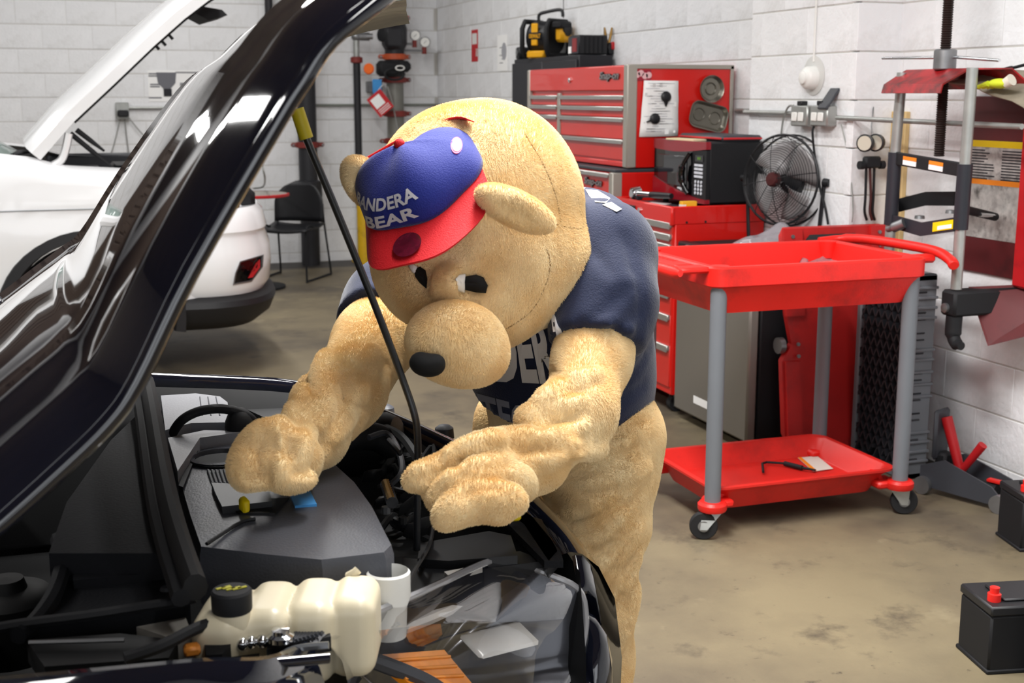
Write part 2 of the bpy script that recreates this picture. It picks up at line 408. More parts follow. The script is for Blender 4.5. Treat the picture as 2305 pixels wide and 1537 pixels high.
for q in range(4): m_.cyl((c.x-.03+.022*q, YS-.0013, c.z+.008*math.sin(q*2)), (c.x-.03+.022*q, YS-.002, c.z+.008*math.sin(q*2)), .017, n=10)
obj('emblem', m_, mat('sticker_pink', 'e8b8bc', .5), st)
# the paper, slightly curled at the foot, with its lines of print
pts = [onS(1449, 181), onS(1526, 182), onS(1525, 306), onS(1438, 308)]
rows = []
for i in range(7):
    a = pts[0].lerp(pts[3], i/6); c = pts[1].lerp(pts[2], i/6)
    rows.append([a.lerp(c, j/5)-Y*(.004+.004*math.sin(i*1.1+j*.5)**2) for j in range(6)])
pp = tag(obj('paper_sheet', MB().grid(rows, .0008), paper, smooth=180), 'printed white sheet held by two black magnets on red chest side', 'paper')
pl = MB()
for i in range(20):
    v = .05+.9*i/20
    for k in range(random.randint(1, 3)):
        u0 = random.uniform(.04, .5); u1 = min(.95, u0+random.uniform(.12, .45))
        a, c2 = pts[0].lerp(pts[3], v), pts[1].lerp(pts[2], v); p0, p1 = a.lerp(c2, u0), a.lerp(c2, u1)
        pl.box(p0.x, p1.x, YS-.0098, YS-.0092, p0.z-.0011, p0.z+.0011)
obj('print', pl, mat('pale_ink', 'b9bac2', .8), pp)
for i, (mx, my, ang) in enumerate([(1496, 218, -PI/2), (1471, 267, PI+.35)]):
    c = onS(mx, my); k = obj('magnet', MB().lathe([(.024, 0), (.028, .004), (.028, .012), (.02, .018), (.008, .02)], (c.x, YS-.010, c.z), -Y, 20), blk)
    tag(k, ['pear-shaped black magnet, the upper one holding the printed sheet', 'round black magnet, the lower one holding the printed sheet'][i], 'magnet', 'magnets on the sheet')
    e = Vector((math.cos(ang), 0, math.sin(ang))); cc = Vector((c.x, YS-.018, c.z))
    obj('tail', MB().cyl(cc+e*.015, cc+e*.05, .016 if i == 0 else .008, .003, 10), blk, k)
dishm = mat('dish_steel', '8d8a80', .3, metal=.85, var=.1, vs=14)
c = onS(1598, 200)
d1 = tag(obj('magnetic_dish', MB().lathe([(.050, .002), (.058, .006), (.067, .022), (.071, .024), (.071, .021), (.062, .004), (.05, .0)], (c.x, YS-.002, c.z), -Y, 32, False).lathe([(.0, .004), (.055, .005)], (c.x, YS-.002, c.z), -Y, 32), dishm, smooth=35), 'round steel magnetic dish, upper of two on red chest side', 'dish', 'magnetic dishes')
obj('inner_ring', MB().lathe([(.026, .006), (.03, .010), (.034, .006)], (c.x, YS-.002, c.z), -Y, 28, False), dishm, d1)
c = onS(1590, 262); ra = math.radians(-13)
def rr(w, h, r, d, n=5):
    o = []
    for qx, qy, a0 in ((1, 1, 0), (-1, 1, 90), (-1, -1, 180), (1, -1, 270)):
        for k in range(n):
            a = math.radians(a0+90*k/(n-1)); x_, z_ = qx*(w/2-r)+r*math.cos(a), qy*(h/2-r)+r*math.sin(a)
            o.append(Vector((c.x+x_*math.cos(ra)-z_*math.sin(ra), YS-.002-d, c.z+x_*math.sin(ra)+z_*math.cos(ra))))
    return o
m_ = MB(); R_ = [rr(.19, .105, .03, .003), rr(.2, .115, .035, .008), rr(.215, .13, .04, .026), rr(.225, .14, .044, .028), rr(.225, .14, .044, .024)]
m_.grid([r+[r[0]] for r in R_]); m_.v += [tuple(p) for p in R_[0]]; m_.f.append(list(range(len(m_.v)-20, len(m_.v)))); m_.mi.append(0)
d2 = tag(obj('magnetic_dish', m_, dishm, smooth=35), 'rectangular steel magnetic dish, tilted under the round one on red chest', 'dish', 'magnetic dishes')
for sg in (-1, 1):
    q = Vector((c.x+sg*.048*math.cos(ra), YS-.004, c.z+sg*.048*math.sin(ra))); obj('inner_ring', MB().lathe([(.028, 0), (.032, .004), (.036, 0)], q, -Y, 24, False), dishm, d2)

# ---- lower cabinet
kx = 2.742
t = thing('tool_cabinet', 'wide red rolling tool cabinet under the upper chest', 'tool cabinet', (3.1, 6.9, 0))
obj('body', MB().box(kx+.012, 3.42, cy0, 7.72, .13, 1.136, .005), redm, t)
obj('top_mat', MB().box(kx+.004, 3.41, cy0+.004, 7.71, 1.136, 1.154, .004), dgrey, t)
for q in (cy0-.004, 7.675): obj('trim', MB().box(kx-.012, kx+.045, q, q+.052, .13, 1.136, .005), alumflat, t)
z = 1.13
for i, h in enumerate([.125, .1, .1, .14, .18, .26]):
    d = drawer(t, kx+.012, cy0+.055, 7.675, z-h+.006, z)
    if i == 0:
        obj('lock', MB().cyl((kx-.012, 6.73, 1.07), (kx+.004, 6.73, 1.07), .014, n=18), chrome, d)
        maker_badge(Vector((kx-.002, 6.56, 1.045)), .24, .05, d)
    if i == 1:
        pl = obj('plate', MB().box(kx-.004, kx+.004, cy0+.06, cy0+.17, z-.06, z-.02), blk, d)
        text('plate_text', 'Lock Tilt', Vector((kx-.0045, cy0+.16, z-.05)), -Y, Z, .09, .02, mat('plate_grey', '9a9a9a', .5), d, .01, .2, .001)
    z -= h
casters(t, 2.86, 3.3, 6.3, 7.6, .13)

# ---- nearer red cart with its tray top
ux, uy0, uy1, uz = 2.742, 5.475, 6.14, 1.016
t = thing('tool_cart', 'narrow red drawer cart with black maker plate under the microwave', 'tool cart', (3, 5.8, 0))
obj('body', MB().box(ux+.012, 3.235, uy0, uy1, .1, .985, .005), redm, t)
b = MB(); b.box(ux, 3.235, uy0-.004, uy0+.012, .93, uz, .004); b.box(ux, 3.235, uy1-.012, uy1+.004, .93, uz, .004)
b.box(ux-.012, ux+.012, uy0-.004, uy1+.004, .925, uz, .006); b.box(3.22, 3.24, uy0, uy1, .93, uz, .004); obj('top_tray', b, redm, t)
for q in (uy0+.07, uy0+.17): obj('hole', MB().cyl((ux+q-uy0, uy0-.0055, .94), (ux+q-uy0, uy0-.001, .94), .006, n=10), blkm, t)
obj('liner', MB().box(ux+.012, 3.22, uy0+.012, uy1-.012, .985, .992), dgrey, t)
hp = [(1518, 508), (1518, 535), (1518, 558), (1518, 581), (1491, 621), (1491, 658), (1491, 709), (1491, 778)]
zz = [on(x_, y_, 'x', ux).z for x_, y_ in hp]
for i, zt in enumerate(zz): drawer(t, ux+.012, uy0+.012, uy1-.01, (zz[i+1] if i+1 < len(zz) else .13)+.008, zt+.012, hh=.026)
plate = obj('name_plate', MB().box(ux-.018, ux-.012, 5.87, 6.13, .955, .99, .002), blk, t)
text('plate_text', 'U.S. GENERAL', Vector((ux-.019, 6.122, .961)), -Y, Z, .245, .024, mat('plate_silver', '7d7a78', .4, metal=.6), plate, .03, 0, .002)
obj('lock', MB().cyl((ux-.02, 5.82, .972), (ux-.01, 5.82, .972), .012, n=18), chrome, t)
casters(t, 2.82, 3.15, 5.56, 6.05, .1, .04)

# ---- things on it
lt = .992
mwX, mwY0, mwY1, mz0, mz1 = 2.915, 5.49, 6.06, 1.022, 1.315
t = thing('microwave', 'red and black microwave oven on the narrow red cart', 'microwave', (3.05, 5.75, lt))
obj('body', MB().box(mwX+.02, 3.225, mwY0, mwY1, mz0, mz1, .008), blkm, t)
for x_ in (mwX+.05, 3.2):
    for y_ in (mwY0+.05, mwY1-.05): obj('foot', MB().cyl((x_, y_, lt), (x_, y_, mz0+.002), .015, n=12), rubber, t)
mred = mat('metallic_dark_red', '9c1626', .22, metal=.35, coat=.5)
n_ = 14; top = []; bot = []
for i in range(n_+1):
    u = i/n_; y_ = lerp(mwY1, mwY0, u); top.append((y_, mz1-.047-.012*math.sin(u*PI*1.1)+.008*u)); bot.append((y_, mz0+.085*(1-u)**1.6+.02))
P = [(mwX, y_, mz1) for y_, _ in (top[0], top[-1])]+[(mwX, y_, z_) for y_, z_ in top[::-1]]
obj('top_band', MB().prism(P, X*.025), mred, t)
P = [(mwX-.003, y_, z_) for y_, z_ in bot]+[(mwX-.003, mwY0, mz0), (mwX-.003, mwY1, mz0)]
obj('lower_band', MB().prism(P, X*.028), mred, t)
dr = obj('door', MB().box(mwX+.004, mwX+.022, mwY0+.145, mwY1-.001, mz0+.02, mz1-.04), blkg, t)
obj('window', MB().box(mwX+.001, mwX+.005, mwY0+.2, mwY1-.05, mz0+.07, mz1-.075, .002), mat('smoked_window', '24252a', .06, coat=.5), dr)
hpts = spline([(mwX-.004, mwY0+.165, mz1-.06), (mwX-.022, mwY0+.19, mz1-.11), (mwX-.024, mwY0+.21, mz1-.16), (mwX-.018, mwY0+.2, mz1-.21), (mwX-.004, mwY0+.17, mz1-.255)], 6)
obj('handle', MB().tube(hpts, [.010]*8+[.017]*9+[.012]*8, 10, flat=(1, 1.1)), blkg, dr)
pan = obj('control_panel', MB().box(mwX+.003, mwX+.022, mwY0, mwY0+.143, mz0+.02, mz1-.04), blk, t)
keym = mat('key_white', 'd9dce6', .4)
disp = obj('display', MB().box(mwX+.0, mwX+.004, mwY0+.03, mwY0+.11, mz1-.095, mz1-.065), blkg, pan)
text('digits', '8:0', Vector((mwX-.0005, mwY0+.085, mz1-.086)), -Y, Z, .03, .013, mat('green_digits', '5d8a2a', .5, emit=.6), pan, .0, 0, .0005)
for rI in range(4): obj('key', MB().box(mwX, mwX+.004, mwY0+.035, mwY0+.075, mz1-.118-.018*rI, mz1-.107-.018*rI).box(mwX, mwX+.004, mwY0+.08, mwY0+.118, mz1-.118-.018*rI, mz1-.107-.018*rI), keym, pan)
for rI in range(4):
    for cI in range(3): obj('key', MB().cyl((mwX, mwY0+.045+.03*cI, mz1-.192-.018*rI), (mwX+.004, mwY0+.045+.03*cI, mz1-.192-.018*rI), .0075, n=10), keym, pan)
mzt = mz1
lidp = [(2.97, 6.02), (2.95, 5.66), (2.99, 5.5), (3.2, 5.5), (3.22, 6.0)]
t = thing('tool_tray', 'flat black tray with a red edge line on the microwave', 'tray', (3.1, 5.75, mzt))
b = MB(); b.box(3.0, 3.22, 5.49, 5.95, mzt, mzt+.03, .012); obj('tray', b, dgrey, t)
obj('edge_line', MB().box(2.996, 3.0, 5.497, 5.943, mzt+.010, mzt+.02, .002).box(3.004, 3.214, 5.486, 5.49, mzt+.010, mzt+.02, .002), redlab, t)
tag(obj('envelope', MB().obox((2.955, 5.78, mzt+.004), (1, .1, 0), (-.1, 1, 0), Z, .075, .25, .008), mat('manila', 'e8d9b0', .8)), 'cream envelope lying on the front edge of the microwave', 'envelope')
# chrome ratchet and slips of paper in front of the microwave
q0, q1 = on(1410, 417, 'x', 2.80), on(1485, 412, 'x', 2.85)
t = thing('ratchet', 'chrome ratchet wrench with black grip lying before the microwave', 'ratchet', (2.82, 6.0, lt))
hA = Vector((2.80, 6.02, lt+.045)); hB = Vector((2.845, 5.70, lt+.055)); dd = (hB-hA).normalized()
obj('head', MB().cyl(hA-X*.018-Z*.004, hA+X*.022+Z*.004, .036, n=24).cyl(hA-X*.028, hA-X*.018, .022, n=20), chrome, t)
obj('neck', MB().tube([hA+dd*.02, hA+dd*.07, hA+dd*.14, hA+dd*.16], [.02, .017, .015, .012], 12), chrome, t)
obj('grip', MB().tube([hA+dd*.14, hA+dd*.2, hA+dd*.32], [.016, .017, .014], 12), blk, t)
obj('swivel', MB().cyl(hA-Z*.045, hA, .02, n=16), blk, t)
tag(obj('paper_slip', MB().obox((2.82, 5.83, lt+.008), (1, .35, .05), (-.35, 1, 0), (-.05, 0, 1), .09, .13, .004), paper), 'folded white slip standing over another slip before the microwave', 'paper', 'slips on the cart')
tag(obj('paper_slip', MB().obox((2.80, 5.80, lt+.002), (1, -.1, 0), (.1, 1, 0), Z, .1, .2, .004), paper), 'flat white slip lying under the folded one before the microwave', 'paper', 'slips on the cart')
tb = tag(obj('small_box', MB().box(2.80, 2.88, 5.50, 5.53, lt, lt+.045, .002), mat('yellow_card', 'f0b428', .6)), 'small yellow carton at the near corner of the red cart top', 'box')
obj('band', MB().box(2.799, 2.822, 5.499, 5.531, lt+.002, lt+.03), white, tb)

# ---- black cabinet in the corner, and what stands on it
bx = on(1297, 125, 'y', 7.74).x; by1 = on(1152, 135, 'x', bx).y; bz1 = on(1297, 123, 'y', 7.74).z
t = thing('storage_cabinet', 'tall black two-door storage cabinet behind the red chest', 'cabinet', (3.25, 8.2, 0))
obj('body', MB().box(bx+.02, 3.42, 7.74, by1, 0, bz1, .004), cabm, t)
ym = lerp(7.74, by1, .5)
for a, c2 in ((7.745, ym-.002), (ym+.002, by1-.005)):
    d = obj('door', MB().box(bx, bx+.018, a, c2, .06, bz1-.03, .003), cabm, t)
obj('handle', MB().box(bx-.02, bx, ym-.03, ym-.015, .9, 1.02, .004), chrome, d)
def ct(x_, dz=0, xx=None):                              # a spot on the cabinet top below pixel column x_
    p = on(x_, 122, 'x', xx if xx else bx+.12); return Vector((p.x, p.y, bz1+dz))
# radio: rolled cage, barrel and yellow bands; it faces the room and slightly this way
rc = Vector((bx+.125, on(1228, 80, 'x', bx+.125).y, bz1)); ry = mat('radio_yellow', 'e7a818', .45)
t = thing('jobsite_radio', 'yellow and black caged radio with aerial on the black cabinet', 'radio', rc)
fwd = Vector((-.85, -.53, 0)).normalized(); sd = Vector((-fwd.y, fwd.x, 0))      # sd: to the right as seen
def rp(a, f_, h): return rc+sd*a+fwd*f_+Z*h
b = MB()
for a in (-.105, .105): b.tube([rp(a, f_, h) for f_, h in ((-.11, .02), (-.13, .06), (-.13, .2), (-.1, .25), (.1, .25), (.13, .2), (.13, .06), (.11, .02))], .018, 8, closed=True)
obj('cage', b, blkm, t)
obj('barrel', MB().cyl(rp(-.085, 0, .14), rp(.085, 0, .14), .115, n=28), blk, t)
for a0, a1 in ((-.02, .03),):
    obj('front_band', MB().obox(rp(-.01, .112, .16), sd, Z, fwd, .055, .15, .014, .005), ry, t)
obj('base_band', MB().obox(rp(0, .08, .025), sd, Z, fwd, .15, .05, .09, .01), ry, t)
obj('chest_band', MB().obox(rp(0, .116, .15), sd, Z, fwd, .105, .05, .012, .004), blkm, t)
text('wordmark', 'DEWALT', rp(-.048, .124, .135), sd, Z, .096, .028, ry, t, .02, 0, .001)
obj('side_pod', MB().obox(rp(.17, .02, .17), sd, Z, fwd, .075, .13, .12, .02), ry, t)
obj('dial', MB().cyl(rp(.195, .02, .19), rp(.212, .02, .19), .05, .045, 20), blk, t)
obj('pod_cap', MB().obox(rp(.17, .04, .22), sd, Z, fwd, .09, .05, .13, .012), blkm, t)
obj('handle', MB().tube(spline([rp(-.06, 0, .26), rp(-.055, 0, .3), rp(.0, 0, .315), rp(.13, 0, .325), rp(.15, 0, .28)], 5), .012, 8), blk, t)
obj('aerial', MB().cyl(rp(.14, -.02, .27), rp(.135, -.02, .62), .003, .002, 6), blk, t)
# battery charger
cc = Vector((bx+.16, on(1303, 100, 'x', bx+.16).y, bz1))
cc = Vector((bx+.15, 7.86, bz1))
t = thing('battery_charger', 'black battery charger with red display beside the caged radio', 'charger', cc)
obj('body', MB().box(bx+.03, bx+.23, 7.77, 7.94, bz1+.004, bz1+.125, .006), blk, t)
for i in range(5): obj('rib', MB().box(bx+.07+.03*i, bx+.082+.03*i, 7.765, 7.775, bz1+.012, bz1+.115), blkm, t)
pn = obj('panel', MB().box(bx+.024, bx+.031, 7.775, 7.935, bz1+.01, bz1+.115), dgrey, t)
obj('display', MB().box(bx+.020, bx+.0245, 7.79, 7.86, bz1+.02, bz1+.105), mat('dim_red', '8c2226', .4), pn)
obj('label', MB().box(bx+.020, bx+.0245, 7.88, 7.925, bz1+.012, bz1+.055), paper, pn)
brass = mat('brass', '8a6b3a', .35, metal=.8)
for sg, nm in ((-1, 'left'), (1, 'right')):
    base = Vector((bx+.245, 7.80, bz1+.075)); obj('clamp', MB().tube([base+X*(.006*sg), base+X*(.02*sg)+Z*.06, base+X*(.026*sg)+Z*.1], [.009, .011, .006], 8), brass, t)
obj('clamp_grip', MB().box(bx+.235, bx+.285, 7.78, 7.83, bz1+.002, bz1+.08, .01), blk, t)
obj('red_grip', MB().box(bx+.26, bx+.287, 7.775, 7.80, bz1+.035, bz1+.085, .006), redlab, t)
s0 = on(1178, 122, 'x', bx+.1)
t = thing('small_lamp', 'small black work lamp at the far end of the black cabinet top', 'lamp', (s0.x, s0.y, bz1))
obj('housing', MB().box(s0.x-.05, s0.x+.03, s0.y-.05, s0.y+.03, bz1, bz1+.09, .01), blk, t)
obj('lens', MB().cyl((s0.x-.056, s0.y-.01, bz1+.05), (s0.x-.048, s0.y-.01, bz1+.05), .022, n=14), steel, t)
obj('knob', MB().cyl((s0.x-.01, s0.y+.03, bz1+.04), (s0.x-.01, s0.y+.06, bz1+.04), .012, n=12), blk, t)

# ---- fridge with stainless door
fx, fy0, fy1, fz = 2.75, 4.745, 5.44, .855
t = thing('small_fridge', 'small fridge with stainless door standing behind the red utility cart', 'fridge', (3, 5.1, 0))
obj('body', MB().box(fx+.055, 3.235, fy0, fy1-.005, .03, fz, .006), blkm, t)
dr = obj('door', MB().box(fx, fx+.05, fy0, fy1, .05, fz-.03, .01), stain, t)
obj('door_cap', MB().box(fx, fx+.052, fy0, fy1, fz-.03, fz+.004, .008), blk, t)
obj('handle', MB().tube([(fx-.004, fy1-.10, fz-.012), (fx-.018, fy1-.13, fz-.008), (fx-.018, fy1-.25, fz-.008), (fx-.004, fy1-.28, fz-.012)], .008, 8), steel, dr)
a, c2 = on(1561, 908, 'x', fx), on(1609, 950, 'x', fx)
obj('label', MB().box(fx-.0015, fx, min(a.y, c2.y), max(a.y, c2.y), .12, .155), paper, dr)
for y_ in (fy0+.04, fy1-.05):
    for x_ in (fx+.1, 3.2): obj('foot', MB().cyl((x_, y_, 0), (x_, y_, .03), .02, n=12), blk, t)
# clear bag crumpled over a dark part on the fridge
bagm = clearp
c0 = Vector((3.0, 4.95, fz)); V = []; n1, n2 = 26, 20
for i in range(n1):
    r_ = []
    for j in range(n2):
        u, v = i/(n1-1)*2-1, j/(n2-1)*2-1; p = Vector((u*2.1, v*2.1, 3)); h = .075*max(0, (1-u*u))**.6*max(0, (1-v*v))**.6+.008
        h += .055*math.exp(-((u+.35)**2+(v-.35)**2)*9)+.02*mnoise.noise(p)*(1-u*u*v*v); e = .02*mnoise.noise(p*1.3+Vector((5, 1, 1)))
        r_.append(c0+Vector((v*.16+e, u*-.19+e, max(h, .004))))
    V.append(r_)
tag(obj('plastic_bag', MB().grid(V, .0015), mat('bag_film', 'e9e4ea', .14, trans=.75, ior=1.25), smooth=30), 'crumpled clear plastic bag on the fridge behind the utility cart', 'bag')
t2 = tag(obj('dark_part', MB().box(2.9, 3.1, 4.84, 5.06, fz+.004, fz+.035, .01), dgrey), 'dark grey part wrapped inside the clear plastic bag', 'car part')

# ---- cage fan on the fridge
fc = Vector((3.06, 5.18, 1.155)); fc = on(1757, 405, 'y', 5.17); FR = .205
ax = Vector((-.93, -.37, .08)).normalized(); fu, fv, _ = frame(ax)
t = thing('cage_fan', 'black wire cage fan facing the room beside the microwave', 'fan', (fc.x, fc.y, fz))
wire = mat('fan_wire', '1c1c1f', .45, metal=.3)
def fring(r, h, n=40): return [fc+ax*h+(fu*math.cos(2*PI*k/n)+fv*math.sin(2*PI*k/n))*r for k in range(n)]
def cage_h(r): return .062*math.sqrt(max(0, 1-(r/FR)**2))+.008
obj('rim', MB().tube(fring(FR, .0), .006, 6, closed=True).tube(fring(FR+.003, -.07), .005, 6, closed=True), wire, t)
for sgn, off in ((1, 0), (-1, -.07)):
    g = MB()
    for k in range(1, 17): g.tube(fring(.03+(FR-.03)*k/17, off+sgn*cage_h(.03+(FR-.03)*k/17), 32), .0013, 4, closed=True)
    for k in range(8):
        a = 2*PI*k/8+.2; g.tube([fc+ax*(off+sgn*cage_h(r))+(fu*math.cos(a)+fv*math.sin(a))*r for r in (.02, .07, .12, .165, .19, FR)], .002, 4)
    stuff(obj('guard', g, wire, t))
hub = obj('hub', MB().lathe([(.0, .078), (.026, .076), (.034, .066), (.034, .04)], fc, ax, 24), mat('fan_hub', '43191a', .4), t)
for k in range(4):
    a0 = 2*PI*k/4+.5; rows = []
    for i in range(7):
        r_ = .03+.15*i/6; w_ = .35+.45*math.sin(min(1, i/5)*PI*.5); row = []
        for j in range(6):
            a = a0+(j/5-.5)*w_*1.6; row.append(fc+ax*(-.035+.05*(j/5-.5))+(fu*math.cos(a)+fv*math.sin(a))*r_)
        rows.append(row)
    obj('blade', MB().grid(rows, .002), mat('fan_blade', '8e8b8c', .4, metal=.2), t, smooth=180)
obj('motor', MB().lathe([(.03, -.06), (.06, -.075), (.065, -.15), (.05, -.175), (.02, -.18)], fc, ax, 24), blk, t)
sdv = Vector((ax.y, -ax.x, 0)).normalized()
for sg in (-1, 1):
    p_ = fc+sdv*sg*(FR+.012)-ax*.03
    obj('stand', MB().tube([p_, Vector((p_.x, p_.y, fz+.02))+sdv*sg*-.02, Vector((p_.x, p_.y, fz+.02))-ax*.12-sdv*sg*.03], .009, 8), blk, t)
    obj('pivot_knob', MB().cyl(p_, p_+sdv*sg*.03, .02, .017, 14), blk, t)
# ---- creeper leaning on end
ca = [(1750, 512), (1762, 507), (1975, 503), (1986, 512), (1984, 560)]
Yc0, Yc1 = 4.735, 4.60                                   # leans: top near the pilaster, foot further out
def cre(u, z_, d=0): return Vector((u, lerp(Yc1, Yc0, z_/.98)-d, z_))
xl, xr = 2.865, 3.385
t = thing('creeper', 'red moulded mechanic creeper leaning on end behind the utility cart', 'creeper', (3.1, 4.65, 0))
outl = [(xl+.02, .03), (xl-.02, .12), (xl-.02, .43), (xl+.03, .5), (xl+.01, .62), (xl, .8), (xl, .95), (xl+.02, .985), (xr-.02, .985), (xr, .96), (xr, .8), (xr-.01, .62), (xr-.03, .5), (xr+.02, .43), (xr+.02, .12), (xr-.02, .03)]
nrm = Vector((0, -1, -.13)).normalized()
obj('deck', MB().prism([cre(u, z_, 0) for u, z_ in outl], nrm*.03), redworn, t)
for a, c2 in ((xl, xl+.09), (xr-.09, xr)):
    obj('rail', MB().prism([cre(u, z_, .028) for u, z_ in ((a, .62), (a, .985), (c2, .985), (c2, .62))], nrm*.018), redworn, t)
    obj('rail', MB().prism([cre(u, z_, .028) for u, z_ in ((a-.01, .05), (a-.01, .43), (c2-.03, .43), (c2-.03, .05))], nrm*.018), redworn, t)
obj('headrest', MB().obox(cre((xl+xr)/2-.03, .905, .055), X, Z+Y*.13, nrm, .26, .1, .05, .02), mat('foam_black', '1b1b1d', .85, bump=.3, bs=120), t)
for u, z_ in ((xl+.04, .95), (xr-.05, .955), (xr-.05, .9), (xl+.05, .5), (xl+.05, .45)):
    obj('bolt', MB().cyl(cre(u, z_, .046), cre(u, z_, .053), .008, n=10), steel, t)
obj('caster', MB().cyl(cre(xl-.01, .49, .0)+X*-.012, cre(xl-.01, .49, .0)+X*.012, .035, n=18), steel, t)
obj('caster', MB().cyl(cre(xr, .49, .0)+X*-.012, cre(xr, .49, .0)+X*.012, .035, n=18), steel, t)
for u in (xl+.05, xr-.05): obj('caster', MB().cyl(cre(u, .028, 0)-X*.012, cre(u, .028, 0)+X*.012, .028, n=18), steel, t)

# ---- grey panel on edge, ribbed rim and diamond cells
gx0, gx1, gy0, gy1, gz = 3.155, 3.27, 4.19, 4.56, .84
t = thing('honeycomb_mat', 'dark grey panel of diamond cells on edge behind the cart', 'panel', (3.2, 4.5, 0))
obj('frame', MB().box(gx0, gx1, gy0, gy0+.03, 0, gz, .006).box(gx0, gx1, gy1-.03, gy1, 0, gz, .006).box(gx0, gx1, gy0, gy1, 0, .03, .006).box(gx0, gx1, gy0, gy1, gz-.03, gz, .006), greyp, t)
obj('backing', MB().box(gx0+.06, gx1-.02, gy0+.02, gy1-.02, .02, gz-.02), dgrey, t)
g = MB(); s_ = .082
for k in range(-12, 24):
    for sg in (1, -1):
        P = []
        y_a = gy0; z_a = k*s_ if sg > 0 else k*s_+1.1
        n_ = 12
        pts_ = [(y_a+(gy1-gy0)*q/n_, z_a+sg*1.9*(gy1-gy0)*q/n_) for q in range(n_+1)]
        pts_ = [p for p in pts_ if .03 < p[1] < gz-.03]
        if len(pts_) > 1:
            for (ya, za), (yb, zb) in zip(pts_[:-1], pts_[1:]):
                dv = Vector((0, yb-ya, zb-za)); g.obox((gx0+.035, (ya+yb)/2, (za+zb)/2), X, dv, X.cross(dv), .06, dv.length, .007)
stuff(obj('cells', g, mat('cell_grey', '2b2c31', .5), t, smooth=0))
for i, z_ in enumerate([.07, .11, .15, .19, .34, .39, .44, .49, .53, .66, .7, .74, .78]):
    obj('rib', MB().box(gx0+.02, gx1+.002, gy0-.008, gy0+.004, z_, z_+.012, .003), greyp, t)
# ================================================================== red utility cart in front
ux0, ux1, vy0, vy1, rz = 2.06, 2.93, 3.80, 4.43, .965
t = thing('utility_cart', 'red two-shelf plastic utility cart with grey legs', 'cart', (2.5, 4.1, 0))
def ring(x0, x1, y0, y1, z_, r, n=6):
    o = []
    for qx, qy, a0 in ((x1-r, y1-r, 0), (x0+r, y1-r, 90), (x0+r, y0+r, 180), (x1-r, y0+r, 270)):
        for k in range(n):
            a = math.radians(a0+90*k/(n-1)); o.append(Vector((qx+r*math.cos(a), qy+r*math.sin(a), z_)))
    return o
def tray_mesh(levels, floor_last=True):                 # levels: (inset, z, radius), walked from outside under to the inside bottom
    mb = MB(); R_ = [ring(ux0+i, ux1-i, vy0+i, vy1-i, z_, r) for i, z_, r in levels]
    mb.grid([r+[r[0]] for r in R_]); n = len(R_[0])
    for q in (0, len(R_)-1): b0 = len(mb.v); mb.v += [tuple(p) for p in R_[q]]; mb.f.append(list(range(b0, b0+n))); mb.mi.append(0)
    return mb
obj('upper_tray', tray_mesh([(.05, rz-.165, .05), (.012, rz-.075, .05), (.008, rz-.07, .05), (0, rz-.066, .05), (0, rz-.006, .05), (.006, rz, .05), (.03, rz, .045), (.036, rz-.005, .04), (.06, rz-.14, .04), (.066, rz-.145, .04)]), redp, t, smooth=35)
for x_ in (ux0+.045, ux1-.045):
    for y_ in (vy0+.045, vy1-.045):
        obj('corner_boss', MB().lathe([(.035, rz-.066), (.038, rz-.002), (.034, rz+.001), (0, rz+.001)], (x_, y_, 0), Z, 18, False), redp, t)
# pull handle with its printed platform, left
hy0, hy1 = vy0+.02, vy1-.03
obj('handle', MB().tube([(ux0-.125, hy0-.02, rz-.012), (ux0-.13, hy0, rz-.012), (ux0-.13, hy1, rz-.012), (ux0-.125, hy1+.02, rz-.012)], [.012, .021, .021, .014], 12), redp, t)
for y_ in (hy0+.055, hy1-.06): obj('bracket', MB().obox((ux0-.06, y_, rz-.012), X, Y, Z, .14, .075, .022, .008), redp, t)
ins = obj('insert', MB().box(ux0-.085, ux0-.005, hy0+.13, hy1-.12, rz-.016, rz-.004, .004), redp, t)
text('lettering', 'SERVICE', (ux0-.035, hy1-.14, rz-.0045), -Y, X, .22, .022, redp, ins, .02, 0, .002)
obj('cross_bar', MB().box(ux0-.1, ux0-.088, hy0+.09, hy1-.09, rz-.02, rz, .004), redp, ins)
# arched push handle, right
obj('push_handle', MB().tube(spline([(ux1-.06, vy1+.0, rz-.004), (ux1+.03, vy1-.02, rz+.004), (ux1+.085, vy1-.12, rz+.008), (ux1+.11, vy0+.3, rz+.008), (ux1+.12, vy0+.13, rz+.002), (ux1+.115, vy0+.04, rz-.02), (ux1+.10, vy0+.0, rz-.034)], 5), [.014]*6+[.019]*20+[.02]*4+[.016], 12), redp, t)
obj('push_bracket', MB().obox((ux1+.04, vy0+.12, rz-.02), X, Y, Z, .11, .06, .03, .01), redp, t)
